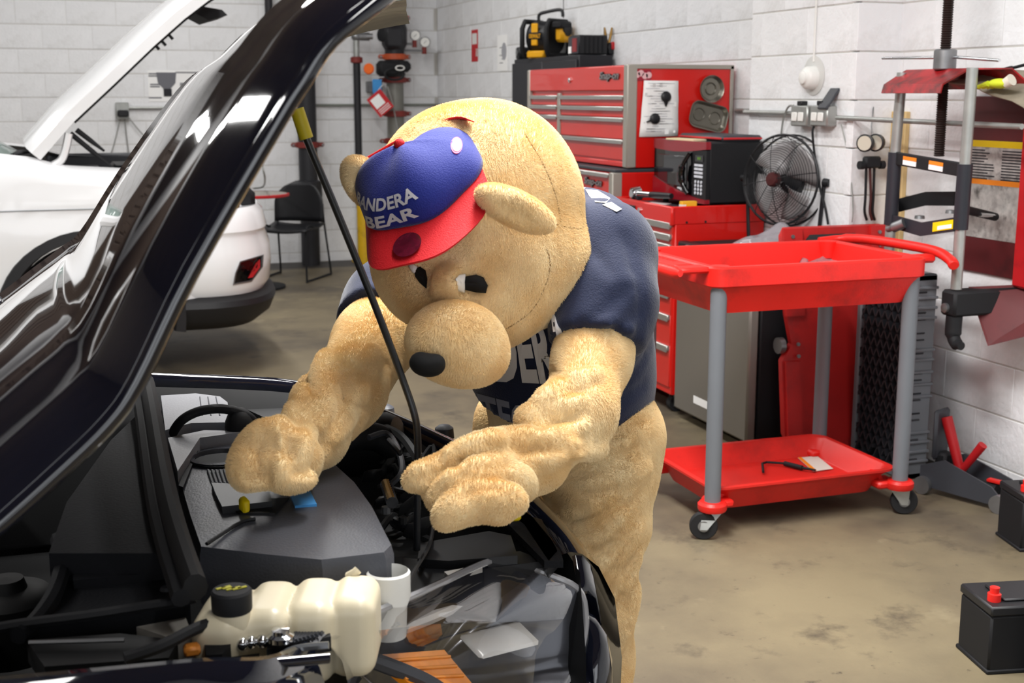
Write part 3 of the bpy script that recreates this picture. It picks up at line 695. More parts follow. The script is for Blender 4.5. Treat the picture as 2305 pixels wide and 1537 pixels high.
# lower shelf with cut corners for the legs
lz = .175
obj('lower_tray', tray_mesh([(.11, lz-.098, .05), (.075, lz-.03, .055), (.058, lz-.014, .06), (.046, lz-.008, .06), (.046, lz, .06), (.066, lz, .055), (.074, lz-.006, .05), (.105, lz-.072, .04), (.11, lz-.075, .04)]), mat('scuffed_red_plastic', 'd5261f', .42, var=.1, vs=3, dirt='4a1a16', dirtamt=.55, dirtscale=2.2), t, smooth=35)
for x_ in (ux0+.045, ux1-.045):
    for y_ in (vy0+.045, vy1-.045):
        obj('corner_foot', MB().lathe([(0, .098), (.048, .1), (.052, .108), (.052, .124), (.044, .133), (0, .135)], (x_, y_, 0), Z, 20, False), redp, t)
        cxm, cym = (ux0+ux1)/2, (vy0+vy1)/2; sx_, sy_ = (1 if x_ < cxm else -1), (1 if y_ < cym else -1)
        obj('gusset', MB().box(x_, x_+sx_*.09, y_, y_+sy_*.09, .1, .128, .008), redp, t)
        if sy_ > 0: obj('gusset', MB().prism([(x_+sx_*.03, y_+sy_*.05, .12), (x_+sx_*.075, y_+sy_*.035, .165), (x_+sx_*.09, y_+sy_*.06, .165), (x_+sx_*.075, y_+sy_*.08, .12)], Z*-.02), redp, t)
        lg = obj('leg', MB().cyl((x_, y_, .11), (x_, y_, rz-.02), .0285, n=20), greyp, t)
        dx = -.035 if x_ < 2.5 else .02
        cw = obj('caster', MB().lathe([(.046, -.014), (.05, -.008), (.05, .008), (.046, .014)], (x_+dx, y_-.005, .05), Vector((.5, 1, 0)), 24), rubber, t)
        obj('hub', MB().lathe([(.02, -.017), (.02, .017)], (x_+dx, y_-.005, .05), Vector((.5, 1, 0)), 18), steel, cw)
        sd_ = Vector((.5, 1, 0)).normalized()
        fk = MB()
        for sg in (-1, 1):
            c_ = Vector((x_+dx, y_-.005, .05))+sd_*.022*sg; tp = Vector((x_, y_, .10))+sd_*.022*sg; w_ = Vector((1, -.5, 0)).normalized()
            fk.prism([c_-w_*.012-Z*.01, c_+w_*.012-Z*.01, tp+w_*.035, tp-w_*.035], sd_*.003*sg)
        fk.cyl((x_, y_, .096), (x_, y_, .102), .035, n=16); obj('fork', fk, galv, cw)
for p0_, p1_ in (((2.36, 3.95), (2.78, 4.25)),):
    pass
# rag, tool and card
rg = on(1852, 592, 'z', .88); rows = []
for i in range(26):
    r_ = []
    for j in range(12):
        u, v = i/25, j/11; p = Vector((u*4, v*2.6, 1.7)); e_ = min(1, 6*min(u, 1-u, v, 1-v))
        h = e_*(.045+.05*math.exp(-((u-.72)**2*12+(v-.5)**2*5))+.03*math.exp(-((u-.12)**2*60))+.028*mnoise.noise(p*1.5))
        r_.append(Vector((rg.x-.125+.25*u+.02*mnoise.noise(p*2), rg.y-.06+.12*v+.02*mnoise.noise(p*2+Vector((3, 0, 0))), rz-.142+max(h, .004))))
    rows.append(r_)
tag(obj('shop_rag', MB().grid(rows, .003), ragm, smooth=180), 'faded red shop rag crumpled in the upper tray of utility cart', 'rag')
a, b_ = on(1775, 1040, 'z', lz-.07), on(1895, 1053, 'z', lz-.07)
pl = [on(x_, y_, 'z', lz-.062) for x_, y_ in ((1718, 1062), (1716, 1043), (1726, 1040), (1766, 1043))]
t = thing('pry_tool', 'small hooked black hand tool in the lower tray of utility cart', 'tool', pl[-1])
obj('shaft', MB().tube(pl, .005, 8), blkm, t)
obj('grip', MB().cyl(pl[-1], on(1806, 1053, 'z', lz-.062), .010, n=12), blkm, t)
obj('tip', MB().cyl(on(1806, 1053, 'z', lz-.062), on(1836, 1058, 'z', lz-.062), .006, .004, n=10), blkm, t)
Q = [on(x_, y_, 'z', lz-.071)-X*.095 for x_, y_ in ((1842, 1026), (1885, 1022), (1922, 1050), (1878, 1056))]
cd_ = tag(obj('label_card', MB().prism(Q, Z*.002), mat('card', 'd6d0c6', .7)), 'worn white and orange label card in the lower tray of utility cart', 'card')
obj('orange_edge', MB().prism([Q[0]+Z*.0025, Q[0].lerp(Q[1], .18)+Z*.0025, Q[3].lerp(Q[2], .18)+Z*.0025, Q[3]+Z*.0025], Z*.0006), orange, cd_)

# ================================================================== things fixed to the right wall
WF = XW-.003                                            # face of the blocks
def onW(x, y, d=0): return on(x, y, 'x', WF-d)
PF = PX-.003
# strip sign and posted sheet near the corner
a, c = onW(1062, 68), onW(1076, 138)
sg = tag(obj('strip_sign', MB().box(WF-.004, WF, c.y, a.y, c.z, a.z), redlab), 'narrow vertical red and white sign on the white block wall', 'sign')
text('lettering', 'EXTINGUISHER', (WF-.0042, (a.y+c.y)/2-.035, a.z-.16), -Z, -Y, (a.z-c.z)-.2, .07, white, sg, .02, 0, .001)
obj('white_end', MB().box(WF-.005, WF-.004, c.y+.02, a.y-.02, a.z-.12, a.z-.03), white, sg)
a, c = onW(1120, 80), onW(1142, 159)
ps = tag(obj('wall_poster', MB().box(WF-.003, WF, c.y, a.y, c.z, a.z), paper), 'tall pale poster with a grey tool picture beside the strip sign', 'poster')
m_ = MB(); ym_ = (a.y+c.y)/2; m_.prism([(WF-.0035, ym_-.05+.06*math.cos(q*PI/6)*1.0, a.z-.13+.07*math.sin(q*PI/6)) for q in range(12)], X*-.001)
obj('picture', m_, mat('pale_grey_ink', 'a3a4aa', .8), ps)
for i in range(5): obj('print', MB().box(WF-.004, WF-.003, c.y+.1, a.y-.06-.05*(i % 2), c.z+.06+.03*i, c.z+.066+.03*i), ink, ps)
# conduit, two outlet boxes on the pilaster and the bell above them
t = thing('outlet_box', 'twin grey outlet boxes with white receptacles on the pilaster', 'outlet', onP if False else on(1830, 265, 'x', PF))
for k, (x0_, x1_) in enumerate(((1782, 1817), (1826, 1884))):
    a, c = on(x0_, 237, 'x', PF-.05), on(x1_ if k == 0 else 1862, 285, 'x', PF-.05)
    bx_ = obj('box', MB().box(PF-.055, PF, c.y, a.y, c.z, a.z, .006), galv, t)
    yy = lerp(c.y, a.y, .5)
    for q in (.33, .72): obj('receptacle', MB().box(PF-.062, PF-.055, lerp(c.y, a.y, q)-.022, lerp(c.y, a.y, q)+.022, c.z+.022, a.z-.03, .004), white, bx_)
    obj('tab', MB().box(PF-.054, PF-.02, yy-.02, yy+.02, a.z, a.z+.02, .003), blk, t)
a = on(1866, 222, 'x', PF-.03); obj('cover_flap', MB().obox(a, (-.8, .1, .6), Y, (.6, 0, .8), .012, .07, .11, .003), dgrey, t)
cl = on(1760, 253, 'x', PF-.02); cr_ = on(1884, 263, 'x', PF-.02)
z_c = cl.z
tag(obj('conduit', MB().cyl((PF-.02, PY1+.01, on(1782, 255, 'x', PF-.02).z), (PF-.02, on(1784, 255, 'x', PF-.02).y, on(1784, 255, 'x', PF-.02).z), .011, n=12)
    .cyl((WF-.014, 6.15, z_c), (WF-.014, PY1+.03, z_c), .011, n=12).cyl((WF-.014, PY1+.025, z_c), (PF-.02, PY1+.015, z_c), .011, n=12), galv), 'grey conduit running from the red chest to the outlet boxes', 'conduit')
z2 = on(1884, 265, 'x', PF-.03).z
y2 = on(1884, 265, 'x', PF-.03).y
tag(obj('conduit', MB().cyl((PF-.03, y2, z2), (PF-.03, 3.72, z2-.012), .0105, n=12), galv), 'bright conduit running from the outlet boxes behind the red-topped press', 'conduit')
c = on(1828, 170, 'x', PF-.02)
t = thing('alarm_bell', 'white round alarm fixture above the outlet boxes', 'alarm', on(1828, 170, 'x', PF))
c = on(1833, 170, 'x', PF)
obj('plate', MB().lathe([(0, .0), (.085, .0), (.088, .004), (.08, .006), (0, .006)], c, -X, 32, False), mat('bell_plate', 'cfcfcc', .5), t)
obj('dome', MB().lathe([(.052, .006), (.05, .04), (.042, .052), (.03, .056), (.028, .064), (.02, .068), (0, .069)], c-Z*.01, -X, 28, False), white, t)
obj('lead', MB().cyl(c-X*.006+Z*.06, c-X*.006+Z*.8, .005, n=8), white, t)
cords = [('black cord hanging from the outlet boxes past the cage fan', [(1832, 285, .04), (1829, 300, .05), (1835, 360, .03), (1845, 420, .03), (1858, 470, .03), (1864, 505, .03)], .006),
         ('grey cord from left outlet box down behind the fan', [(1786, 238, .05), (1775, 240, .04), (1765, 262, .03), (1760, 290, .02), (1758, 312, .015)], .005),
         ('thin pale cord hanging on the pilaster beside its edge', [(1893, 280, .01), (1905, 330, .01), (1915, 400, .01), (1920, 470, .01), (1918, 500, .01)], .003)]
for lab, pts_, r_ in cords:
    tag(obj('power_cord', MB().tube(spline([on(x_, y_, 'x', PF-d_) for x_, y_, d_ in pts_], 5), r_, 6), blkm if 'black' in lab else galv), lab, 'cord')
# gauge set hanging by the pilaster
g0 = on(1962, 330, 'y', 4.705); 
t = thing('gauge_set', 'two-dial refrigerant gauge set with hoses beside the plank', 'gauge', g0)
gm = mat('gauge_face', 'c9c4b4', .4)
for gx, gy in ((1949, 322), (1973, 321)):
    c = on(gx, gy, 'y', 4.69); d_ = (Vector((0, 0, CAMZ))-c).normalized(); d_ = Vector((-.85, -.5, 0)).normalized()
    g = obj('gauge', MB().lathe([(0, -.01), (.036, -.008), (.038, .012), (.034, .014)], c, d_, 26), blk, t)
    obj('dial', MB().lathe([(0, .0148), (.031, .0146)], c, d_, 26, False), gm, g)
c = on(1962, 365, 'y', 4.705); obj('manifold', MB().obox(c, X, Z, Y, .08, .05, .035, .008), blkm, t)
for sg in (-1, 1): obj('valve_knob', MB().cyl(c-Z*.012+X*.04*sg, c-Z*.012+X*.062*sg, .018, n=14), blkm, t)
for k, (x0_, x1_, mm) in enumerate(((1950, 1948, blkm), (1958, 1960, mat('hose_red', '4a2222', .6)), (1968, 1966, blkm))):
    obj('hose', MB().tube(spline([on(x0_, 372, 'y', 4.71), on(x1_, 440, 'y', 4.72), on(x1_-2, 475, 'y', 4.73), on(x1_+3, 495, 'y', 4.74)], 5), .006, 7), mm, t)
obj('hook', MB().tube([on(1964, 305, 'y', 4.72), on(1962, 285, 'y', 4.73), on(1966, 240, 'y', 4.768)], .003, 6), steel, t)
# the plank, and a pale pipe next to it
a, c = onW(1990, 250), onW(2036, 500)
tag(obj('plank', MB().box(WF-.025, WF, c.y, a.y, .02, a.z, .003), wood), 'upright pale wooden plank on the white wall behind the press', 'plank')
c = onW(1980, 420); tag(obj('wall_pipe', MB().cyl((WF-.02, c.y, .02), (WF-.02, c.y, 1.36), .012, n=12), galv), 'thin upright grey pipe beside the wooden plank', 'pipe')

# ---- strut spring compressor hung on the wall
SX = 3.13
def C3(x, y, d=0): return on(x, y, 'x', SX+d)
navy = mat('dark_blue_paint', '24262e', .5, var=.1)
t = thing('spring_compressor', 'wall mounted strut spring compressor with red hood and screw', 'spring compressor', C3(2115, 400))
# back plate and channel on the wall
a, c = onW(2186, 195), onW(2262, 665)
ydn, yup = 3.72, onW(2180, 300).y
obj('back_plate', MB().box(WF-.012, WF-.001, ydn, yup, .84, 1.53, .003), mat('maroon_plate', '5a1a1d', .55, var=.15, dirt='1a1011', dirtamt=.7, dirtscale=5), t)
ch0 = onW(2225, 500, .09)
obj('channel', MB().box(WF-.11, WF-.012, ydn+.02, ydn+.14, .83, 1.45, .01), redpaint, t)
lab = obj('warning_sheet', MB().box(WF-.0145, WF-.012, ydn+.17, yup-.015, .98, 1.36), mat('worn_label', 'a9a6a2', .5, var=.3, vs=30, dirt='3a3733', dirtamt=.9, dirtscale=18), t)
obj('yellow_band', MB().box(WF-.0155, WF-.0145, ydn+.17, yup-.015, 1.335, 1.36), ylab, lab)
obj('orange_band', MB().box(WF-.0155, WF-.0145, ydn+.17, yup-.015, 1.19, 1.21), orange, lab)
pm = MB()
for i in range(11):
    for c0_, c1_ in ((.02, .45), (.55, .97)):
        y0_ = yup-.02-(yup-ydn-.2)*c0_; y1_ = yup-.02-(yup-ydn-.2)*lerp(c0_, c1_, random.uniform(.6, 1)); pm.box(WF-.0153, WF-.0145, y1_, y0_, 1.32-.011*i, 1.325-.011*i)
stuff(obj('print', pm, inkd, lab))
# red hood: folded sheet
A = [C3(1997, 185, -.02), C3(2195, 186, -.02)]
xf, xb = SX-.055, SX+.2
yl, yr = on(1997, 190, 'x', xf).y, on(2130, 190, 'x', xf).y
zt = C3(2110, 158).z
obj('hood', MB().grid([[(xf-.02, y_, zt-.085) for y_ in (yl, yr)], [(xf-.012, y_, zt-.055) for y_ in (yl, yr)], [(SX+.03, y_+.0, zt) for y_ in (yl, yr-.02)], [(SX+.13, y_, zt) for y_ in (yl, yr-.12)], [(SX+.2, y_, zt-.07) for y_ in (yl, yr-.16)]], .006), mat('hood_red', 'b4161d', .4, var=.1, vs=4, dirt='1d1615', dirtamt=.95, dirtscale=5, dl=.40), t, smooth=25)
# screw with nut and T bar
s1 = C3(2090, 352); sx_, sy_ = s1.x+.0, C3(2100, 250).y
scr = []
top_z = 2.35
n_ = int((top_z-s1.z)/.0085)
for i in range(n_+1): scr += [(.017, s1.z+.0085*i), (.021, s1.z+.0085*i+.004)]
obj('screw', MB().lathe(scr, (SX+.04, sy_, 0), Z, 14), mat('screw_steel', '3a2f2c', .45, metal=.6), t, smooth=20)
nz = C3(2112, 135).z
obj('nut', MB().lathe([(.038, zt+.002), (.042, zt+.006), (.042, nz+.035), (.036, nz+.04)], (SX+.04, sy_, 0), Z, 16), steel, t)
obj('turn_bar', MB().cyl(on(1987, 131, 'x', SX+.0), (SX+.02, sy_+.02, nz+.01), .006, n=10), chrome, t)
obj('turn_bar', MB().cyl((SX+.05, sy_-.02, nz+.012), on(2250, 136, 'x', SX+.06), .006, n=10), chrome, t)
# two guide tubes with blue sleeves
tubes = []
for k, ((xt, yt), (xs0, ys0), (xs1, ys1), (xb_, yb_), d_) in enumerate((((2038, 175), (2014, 345), (2002, 505), (1997, 580), .0), ((2192, 165), (2173, 372), (2160, 516), (2150, 650), -.03))):
    p = [C3(xt, yt, d_), C3(xs0, ys0, d_), C3(xs1, ys1, d_), C3(xb_, yb_, d_)]; yv = sum(q.y for q in p)/4
    p = [Vector((SX+d_, lerp(q.y, yv, .6), q.z)) for q in p]; tubes.append(p)
    obj('guide_tube', MB().tube([p[0]+Z*.02, p[1]], .0205, 16), galv, t)
    obj('sleeve', MB().tube([p[1]+Z*.004, p[2]], .027, 16), navy, t)
    obj('guide_tube', MB().tube([p[2]+Z*.01, p[3]], .0205, 16), galv, t)
pl, pr_ = tubes[0][1], tubes[1][1]
u_ = (pr_-pl).normalized(); w_ = Z-u_*Z.dot(u_); w_.normalize(); nn = u_.cross(w_)
br = obj('cross_plate', MB().obox((pl+pr_)/2-Z*.018, u_, w_, nn, (pr_-pl).length+.02, .05, .02, .003), blkm, t)
for q in (.24, .62):
    c = pl.lerp(pr_, q+.02)-Z*.018-nn*.0 
    fn = nn if nn.x < 0 else -nn
    obj('orange_sticker', MB().obox(c+w_*.008+fn*.0105, u_, w_, fn, .09, .014, .0015), orange, br)
    obj('white_sticker', MB().obox(c-w_*.009+fn*.0105, u_, w_, fn, .09, .018, .0015), paper, br)
# clamping yoke: bent strap
yk = [(2002, 505), (2008, 478), (2060, 445), (2150, 436)]
def strap(pts_, h, m, nm):
    mb = MB(); mb.grid([[p+Z*h/2, p-Z*h/2] for p in pts_], .006); return obj(nm, mb, m, t, smooth=25)
ys = strap([C3(2000, 495, .0), C3(2022, 462, .10), C3(2085, 447, .14), C3(2150, 447, .13)], .055, blkm, 'yoke')
yf = strap([C3(2000, 495, .0), C3(2075, 516, -.05), C3(2150, 505, -.05)], .052, navy, 'yoke')
c = C3(2122, 508, -.058); dv = (C3(2150, 505, -.05)-C3(2075, 516, -.05)).normalized()
obj('yellow_sticker', MB().obox(c, dv, Z, dv.cross(Z), .115, .034, .002), ylab, yf)
obj('white_patch', MB().obox(c+dv*.012-Z*.006-dv.cross(Z)*-.0012 if dv.cross(Z).x < 0 else c+dv*.012-Z*.006-dv.cross(Z)*.0012, dv, Z, dv.cross(Z), .08, .014, .002), paper, yf)
obj('pin', MB().tube(spline([C3(2035, 502, -.04), C3(2012, 512, -.06), C3(1998, 517, -.06)], 4), [.02]*5+[.012]*3+[.01], 12), steel, t)
for q in ((2070, 492), (2140, 480)): obj('pad', MB().lathe([(.02, 0), (.018, .012), (0, .014)], C3(q[0], q[1], .06), Z, 14, False), steel, t)
obj('arm', MB().cyl(C3(2165, 470, .0), C3(2240, 488, .27), .016, n=12), blkm, t)
obj('arm_rod', MB().cyl(C3(2205, 483, .12), C3(2240, 485, .26), .009, n=10), chrome, t)
# lower clamp and red foot
lc = tubes[1][3]
obj('lower_clamp', MB().box(SX-.06, WF-.01, lc.y-.035, lc.y+.05, lc.z-.10, lc.z-.005, .01), blkm, t)
obj('clamp_bolt', MB().lathe([(.018, 0), (.018, .012), (.01, .016)], (SX-.06, lc.y+.01, lc.z-.07), -X, 14), steel, t)
obj('hook', MB().tube(spline([lc-Z*.1, lc-Z*.17, lc-Z*.20+Y*-.02, lc-Z*.205-Y*.05], 5), [.03]*6+[.024]*6+[.016]*4, 12), blkm, t)
obj('foot_plate', MB().prism([(SX+.05, lc.y+.02, lc.z-.02), (WF-.02, lc.y+.0, lc.z-.02), (WF-.02, lc.y-.16, lc.z-.05), (WF-.04, lc.y-.17, lc.z-.14), (SX+.08, lc.y-.06, lc.z-.21)], Vector((0, .012, .02))), MATS['maroon_plate'], t)
# gloves and cloth thrown over the top
c0 = onW(2285, 215, .1)
rows = []
for i in range(14):
    r_ = []
    for j in range(9):
        u, v = i/13, j/8; p = Vector((u*2.5, v*2, 4.2)); r_.append(Vector((WF-.02-.2*v+.02*mnoise.noise(p*2), lerp(yup-.1, 3.62, u)+.02*mnoise.noise(p), 1.575+.02*u-.14*u*max(0, v-.25)*1.2+.025*mnoise.noise(p*1.6)+.03*math.sin(u*4))))
    rows.append(r_)
tag(obj('work_cloth', MB().grid(rows, .006), mat('grey_cloth', '8d8474', .9, var=.15, vs=20), smooth=180), 'greyish work cloth thrown over the top of the spring compressor plate', 'cloth')
gl = on(2250, 188, 'x', 3.2); t = thing('work_glove', 'yellow-green work glove poking from under the cloth', 'glove', gl)
obj('palm', MB().ell(gl, (.03, .05, .018)), mat('glove_yellow', 'c9d32a', .7), t)
for k in range(4): obj('finger', MB().tube([gl+Y*.03+X*(.016*k-.024), gl+Y*.075+X*(.02*k-.03)-Z*.012], [.011, .008], 8), MATS['glove_yellow'], t)
obj('cuff', MB().lathe([(.018, 0), (.022, .03)], gl-Y*.03, Vector((.2, -1, .5)), 14), mat('cuff_cloth', 'd9d2c4', .9), t)
tag(obj('air_hose', MB().tube(spline([on(2246, 160, 'x', 3.30), on(2275, 152, 'x', 3.36), on(2310, 145, 'x', 3.41), (3.43, 3.3, 1.76)], 6), .006, 7), blkm), 'black hose rising from the spring compressor hood along the wall', 'hose')

# ---- floor jack in the corner behind the panel
j0 = Vector((3.24, 3.98, 0)); t = thing('floor_jack', 'small grey floor jack with red handle socket against the wall', 'jack', j0)
fr = Vector((.36, -.93, 0)).normalized(); sr = Vector((fr.y, -fr.x, 0))
for sg in (-1, 1):
    obj('side_frame', MB().prism([j0+sr*.075*sg+fr*a+Z*h for a, h in ((-.1, .03), (-.1, .11), (0, .15), (.2, .09), (.26, .035), (.26, .02))], sr*.008), dgrey, t)
for a, sg in ((-.08, -1), (-.08, 1), (.24, -1), (.24, 1)): obj('wheel', MB().cyl(j0+fr*a+sr*(.08*sg)+Z*.035, j0+fr*a+sr*(.105*sg)+Z*.035, .035, n=18), steel, t)
obj('saddle_plate', MB().obox(j0-fr*.07+Z*.23, sr, Z, fr, .10, .20, .02, .03), dgrey, t)
obj('post', MB().obox(j0-fr*.05+Z*.11, sr, Z, fr, .06, .1, .05, .01), blkm, t)
obj('socket', MB().cyl(j0+fr*.03+Z*.08, j0-fr*.05+Z*.30-sr*.0, .018, .022, 14), redpaint, t)
obj('socket', MB().cyl(j0+fr*.03+Z*.1, j0+fr*.11+Z*.22, .014, .018, 12), redpaint, t)
obj('cylinder', MB().cyl(j0+fr*.02+Z*.06, j0+fr*.18+Z*.05, .03, n=16), blkm, t)
obj('red_bar', MB().obox(j0+fr*.22+Z*.09+sr*.0, fr, sr, Z, .16, .03, .014, .004), redp, t)

# ---- car batteries at the right edge
def battery(x0, y0, rot, label, w=.26, d=.175, h=.2, post=True):
    t = thing('car_battery', label, 'battery', (x0, y0, 0), 'car batteries on the floor')
    m = Matrix.Translation((x0, y0, 0)) @ Matrix.Rotation(rot, 4, 'Z')
    obj('case', MB(m).box(0, w, 0, d, 0, h-.035, .006).box(-.004, w+.004, -.004, d+.004, 0, .012, .003), blkm, t)
    l = obj('cover', MB(m).box(-.003, w+.003, -.003, d+.003, h-.035, h-.008, .005).box(.05, w-.03, .03, d-.03, h-.008, h, .004), mat('battery_top', '1e1f22', .5) if 'battery_top' not in MATS else MATS['battery_top'], t)
    obj('terminal_cap', MB(m).lathe([(.018, h-.008), (.018, h+.012), (.012, h+.014), (.013, h+.03), (0, h+.032)], (.028, .045, 0), Z, 16, False), redlab if not post else mat('cap_red', 'e8251f', .45) if 'cap_red' not in MATS else MATS['cap_red'], t)
    obj('terminal', MB(m).lathe([(.014, h-.01), (.011, h+.015), (0, h+.016)], (w-.03, .045, 0), Z, 14, False), steel, t)
    return t
battery(2.285, 2.62, math.radians(-12), 'black car battery with a red terminal cap, middle of the three')
battery(3.03, 3.36, math.radians(-14), 'black car battery with a red cap nearest the wall', h=.21)
battery(2.345, 2.41, math.radians(-12), 'dark car battery standing in front of the other two', h=.21)
# ================================================================== far wall: pipes, post, chair, table, prints
def onB(x, y, d=0): return on(x, y, 'y', YB-.003-d)
def clamp_ring(parent, c, r, m, w=.055):
    g = obj('coupling', MB().lathe([(r, -w/2), (r+.018, -w/2+.004), (r+.018, w/2-.004), (r, w/2)], c, Z, 22), m, parent)
    obj('ears', MB().obox(c, X, Y, Z, 2*r+.13, .045, w*.7, .012), m, g)
    for sg in (-1, 1): obj('bolt', MB().cyl(c+X*(r+.048)*sg-Y*.03, c+X*(r+.048)*sg+Y*.03, .011, n=10), steel, g)
ry_ = .22
c = onB(890, 237, ry_); rx = c.x
t = thing('sprinkler_riser', 'large sprinkler riser pipe with red couplings in the room corner', 'pipe', (rx, c.y, 0))
def zB(y, x=890, d=ry_): return onB(x, y, d).z
P_ = lambda z_: Vector((rx, c.y, z_))
obj('pipe', MB().cyl(P_(0), P_(zB(172)), .078, n=24), pipeg, t)
obj('pipe', MB().cyl(P_(zB(172)), P_(ZC), .088, n=24), pipeb, t)
obj('valve_body', MB().lathe([(.09, zB(112)), (.115, zB(100)), (.118, zB(65)), (.095, zB(48))], P_(0), Z, 24).obox(P_(zB(85))-Y*.1-X*.03, X, Z, Y, .18, .2, .08, .03), pipeb, t)
obj('valve_cover', MB().lathe([(.07, 0), (.075, .03), (.05, .045)], P_(zB(78))-X*.1-Y*.06, Vector((-.9, -.5, .2)), 18), blkm, t)
for y_, m in ((40, orangep), (128, orangep), (180, rustred), (256, rustred), (317, rustred)): clamp_ring(t, P_(zB(y_)), .086, m)
# control valve: dark gearbox, orange flag, wheel
obj('gearbox', MB().obox(P_(zB(155))-Y*.1-X*.09, X, Y, Z, .2, .14, .14, .03).obox(P_(zB(150))-Y*.1+X*.05, X, Y, Z, .14, .1, .1, .03), blkm, t)
obj('flag', MB().lathe([(.04, 0), (.05, .01), (.04, .02)], onB(831, 155, ry_+.1), Vector((-.6, -1, 0)), 16), mat('flag_orange', 'f06a1a', .5), t)
obj('hand_wheel', MB().tube([P_(zB(168))-Y*.16-X*.05+Vector((.09*math.cos(a), -.02, .05*math.sin(a))) for a in [2*PI*k/16 for k in range(16)]], .012, 6, closed=True), blkm, t)
obj('loop', MB().tube([P_(zB(154))-Y*.17+Vector((.04*math.cos(a), -.02, .02*math.sin(a))) for a in [2*PI*k/14 for k in range(14)]], .006, 6, closed=True), white, t)
for x_, y_, yc in ((935, 80, 95), (957, 95, 110)):
    g0 = onB(x_, y_, ry_); gb = onB(x_-2, yc+4, ry_)
    obj('branch', MB().tube([P_(gb.z), gb], .011, 8), steel, t)
    obj('cock', MB().cyl(gb-Z*.03, gb+Z*.03, .022, n=12), rustred, t)
    g = obj('gauge', MB().lathe([(0, -.015), (.046, -.012), (.05, .01), (.045, .014)], g0, Vector((-.3, -1, 0)), 26), steel, t)
    obj('dial', MB().lathe([(0, .0148), (.042, .0146)], g0, Vector((-.3, -1, 0)), 26, False), white, g)
    obj('needle', MB().obox(g0+Vector((-.3, -1, 0)).normalized()*.016, Vector((.6, -.2, .6)), Vector((.3, 1, 0)), Vector((.6, 0, -.6)), .035, .002, .003), inkd, g)
obj('cable', MB().tube(spline([onB(872, 195, ry_+.12), onB(884, 235, ry_+.12), onB(895, 290, ry_+.12), onB(902, 320, ry_+.12)], 5), .006, 6), galv, t)
# drain pipe on its left: bare upper half, dark lower half, yellow sleeve at the foot
dx = onB(805, 237, .2).x; dy = YB-.2
t = thing('drain_pipe', 'slim black drain pipe beside the large sprinkler riser', 'pipe', (dx, dy, 0))
zt_ = zB(82, 805, .2)
obj('pipe', MB().cyl((dx, dy, .5), (dx, dy, zB(135, 805, .2)), .033, n=18), pipeb, t)
obj('pipe', MB().cyl((dx, dy, zB(135, 805, .2)), (dx, dy, zt_), .028, n=18), galv, t)
obj('elbow', MB().ell((dx, dy, zt_), .045, 16, 10).cyl((dx, dy, zt_), (dx+.12, dy, zt_), .038, n=16), steel, t)
obj('pipe', MB().cyl((dx, dy, zt_), (rx-.2, dy-.02, zt_), .027, n=16), steel, t)
obj('coupling', MB().lathe([(.034, -.03), (.055, -.022), (.055, .022), (.034, .03)], (dx, dy, zB(135, 805, .2)), Z, 18), rustred, t)
pb = on(822, 620, 'z', 0)
tag(obj('bollard', MB().lathe([(.062, 0), (.062, .93), (.055, .955), (.0, .965)], (dx+.002, dy-.02 if False else dy-.14, 0), Z, 24).box(dx-.062, dx+.062, dy-.02, dy+.12, 0, .02), yellowp), 'yellow painted steel post in front of the slim drain pipe', 'post')
# big black pipe on the left with a red coupling and brass cap
bx_ = onB(690, 237, .2).x; c = Vector((bx_, YB-.2, 0))
t = thing('standpipe', 'thick black upright pipe behind the hood prop', 'pipe', c)
obj('pipe', MB().cyl(c+Z*.0, c+Z*ZC, .085, n=22), pipeb, t)
clamp_ring(t, c+Z*zB(326, 695, .2), .086, rustred)
obj('collar', MB().lathe([(.09, -.08), (.12, -.07), (.12, .07), (.09, .08)], c+Z*zB(425, 700, .2), Z, 20), pipeb, t)
obj('brass_cap', MB().cyl(c+Z*zB(422, 700, .2)-X*.1, c+Z*zB(422, 700, .2)-X*.16, .05, n=16), brass, t)
c2 = onB(605, 20, .1); tag(obj('hanging_pipe', MB().cyl((c2.x, YB-.1, onB(605, 40, .1).z), (c2.x, YB-.1, ZC), .035, n=16), pipeb), 'short black pipe end coming down the far wall', 'pipe')
a, b_ = onB(600, 237, .03), onB(978, 236, .03)
tag(obj('conduit', MB().cyl((a.x, YB-.03, a.z), (XW-.03, YB-.03, a.z), .012, n=10).cyl((XW-.03, YB-.03, a.z), (XW-.03, by1+.06, a.z-.01), .012, n=10), mat('painted_conduit', '7d817a', .5)), 'thin painted conduit running around the corner of both walls', 'conduit')
# tag on the riser and blue shut-off
c = onB(856, 232, ry_+.18); u_, v_ = Vector((.78, 0, .62)), Vector((-.62, 0, .78))
t = thing('hanging_tag', 'red and white inspection tag hanging askew from the riser', 'tag', c)
obj('card', MB().obox(c, u_, v_, u_.cross(v_), .16, .2, .004), redlab, t)
obj('white_field', MB().obox(c+v_*.025-Y*.003+u_*-.01, u_, v_, u_.cross(v_), .1, .1, .002), paper, t)
for i in range(3): obj('print', MB().obox(c-v_*(.045+.018*i)-Y*.003, u_, v_, u_.cross(v_), .12, .006, .002), paper, t)
obj('string', MB().tube([c+v_*.09, onB(862, 190, ry_+.15)], .003, 5), white, t)
c = onB(849, 195, ry_+.14); tag(obj('blue_tag', MB().obox(c, X, Z, Y, .085, .13, .01, .01), blue), 'pale blue plastic tag on the riser valve', 'tag')
c = onB(838, 193, .06); tag(obj('junction_box', MB().box(c.x-.05, c.x+.09, YB-.09, YB-.003, c.z-.06, c.z+.04, .006), steel), 'small grey junction box behind the riser', 'junction box')

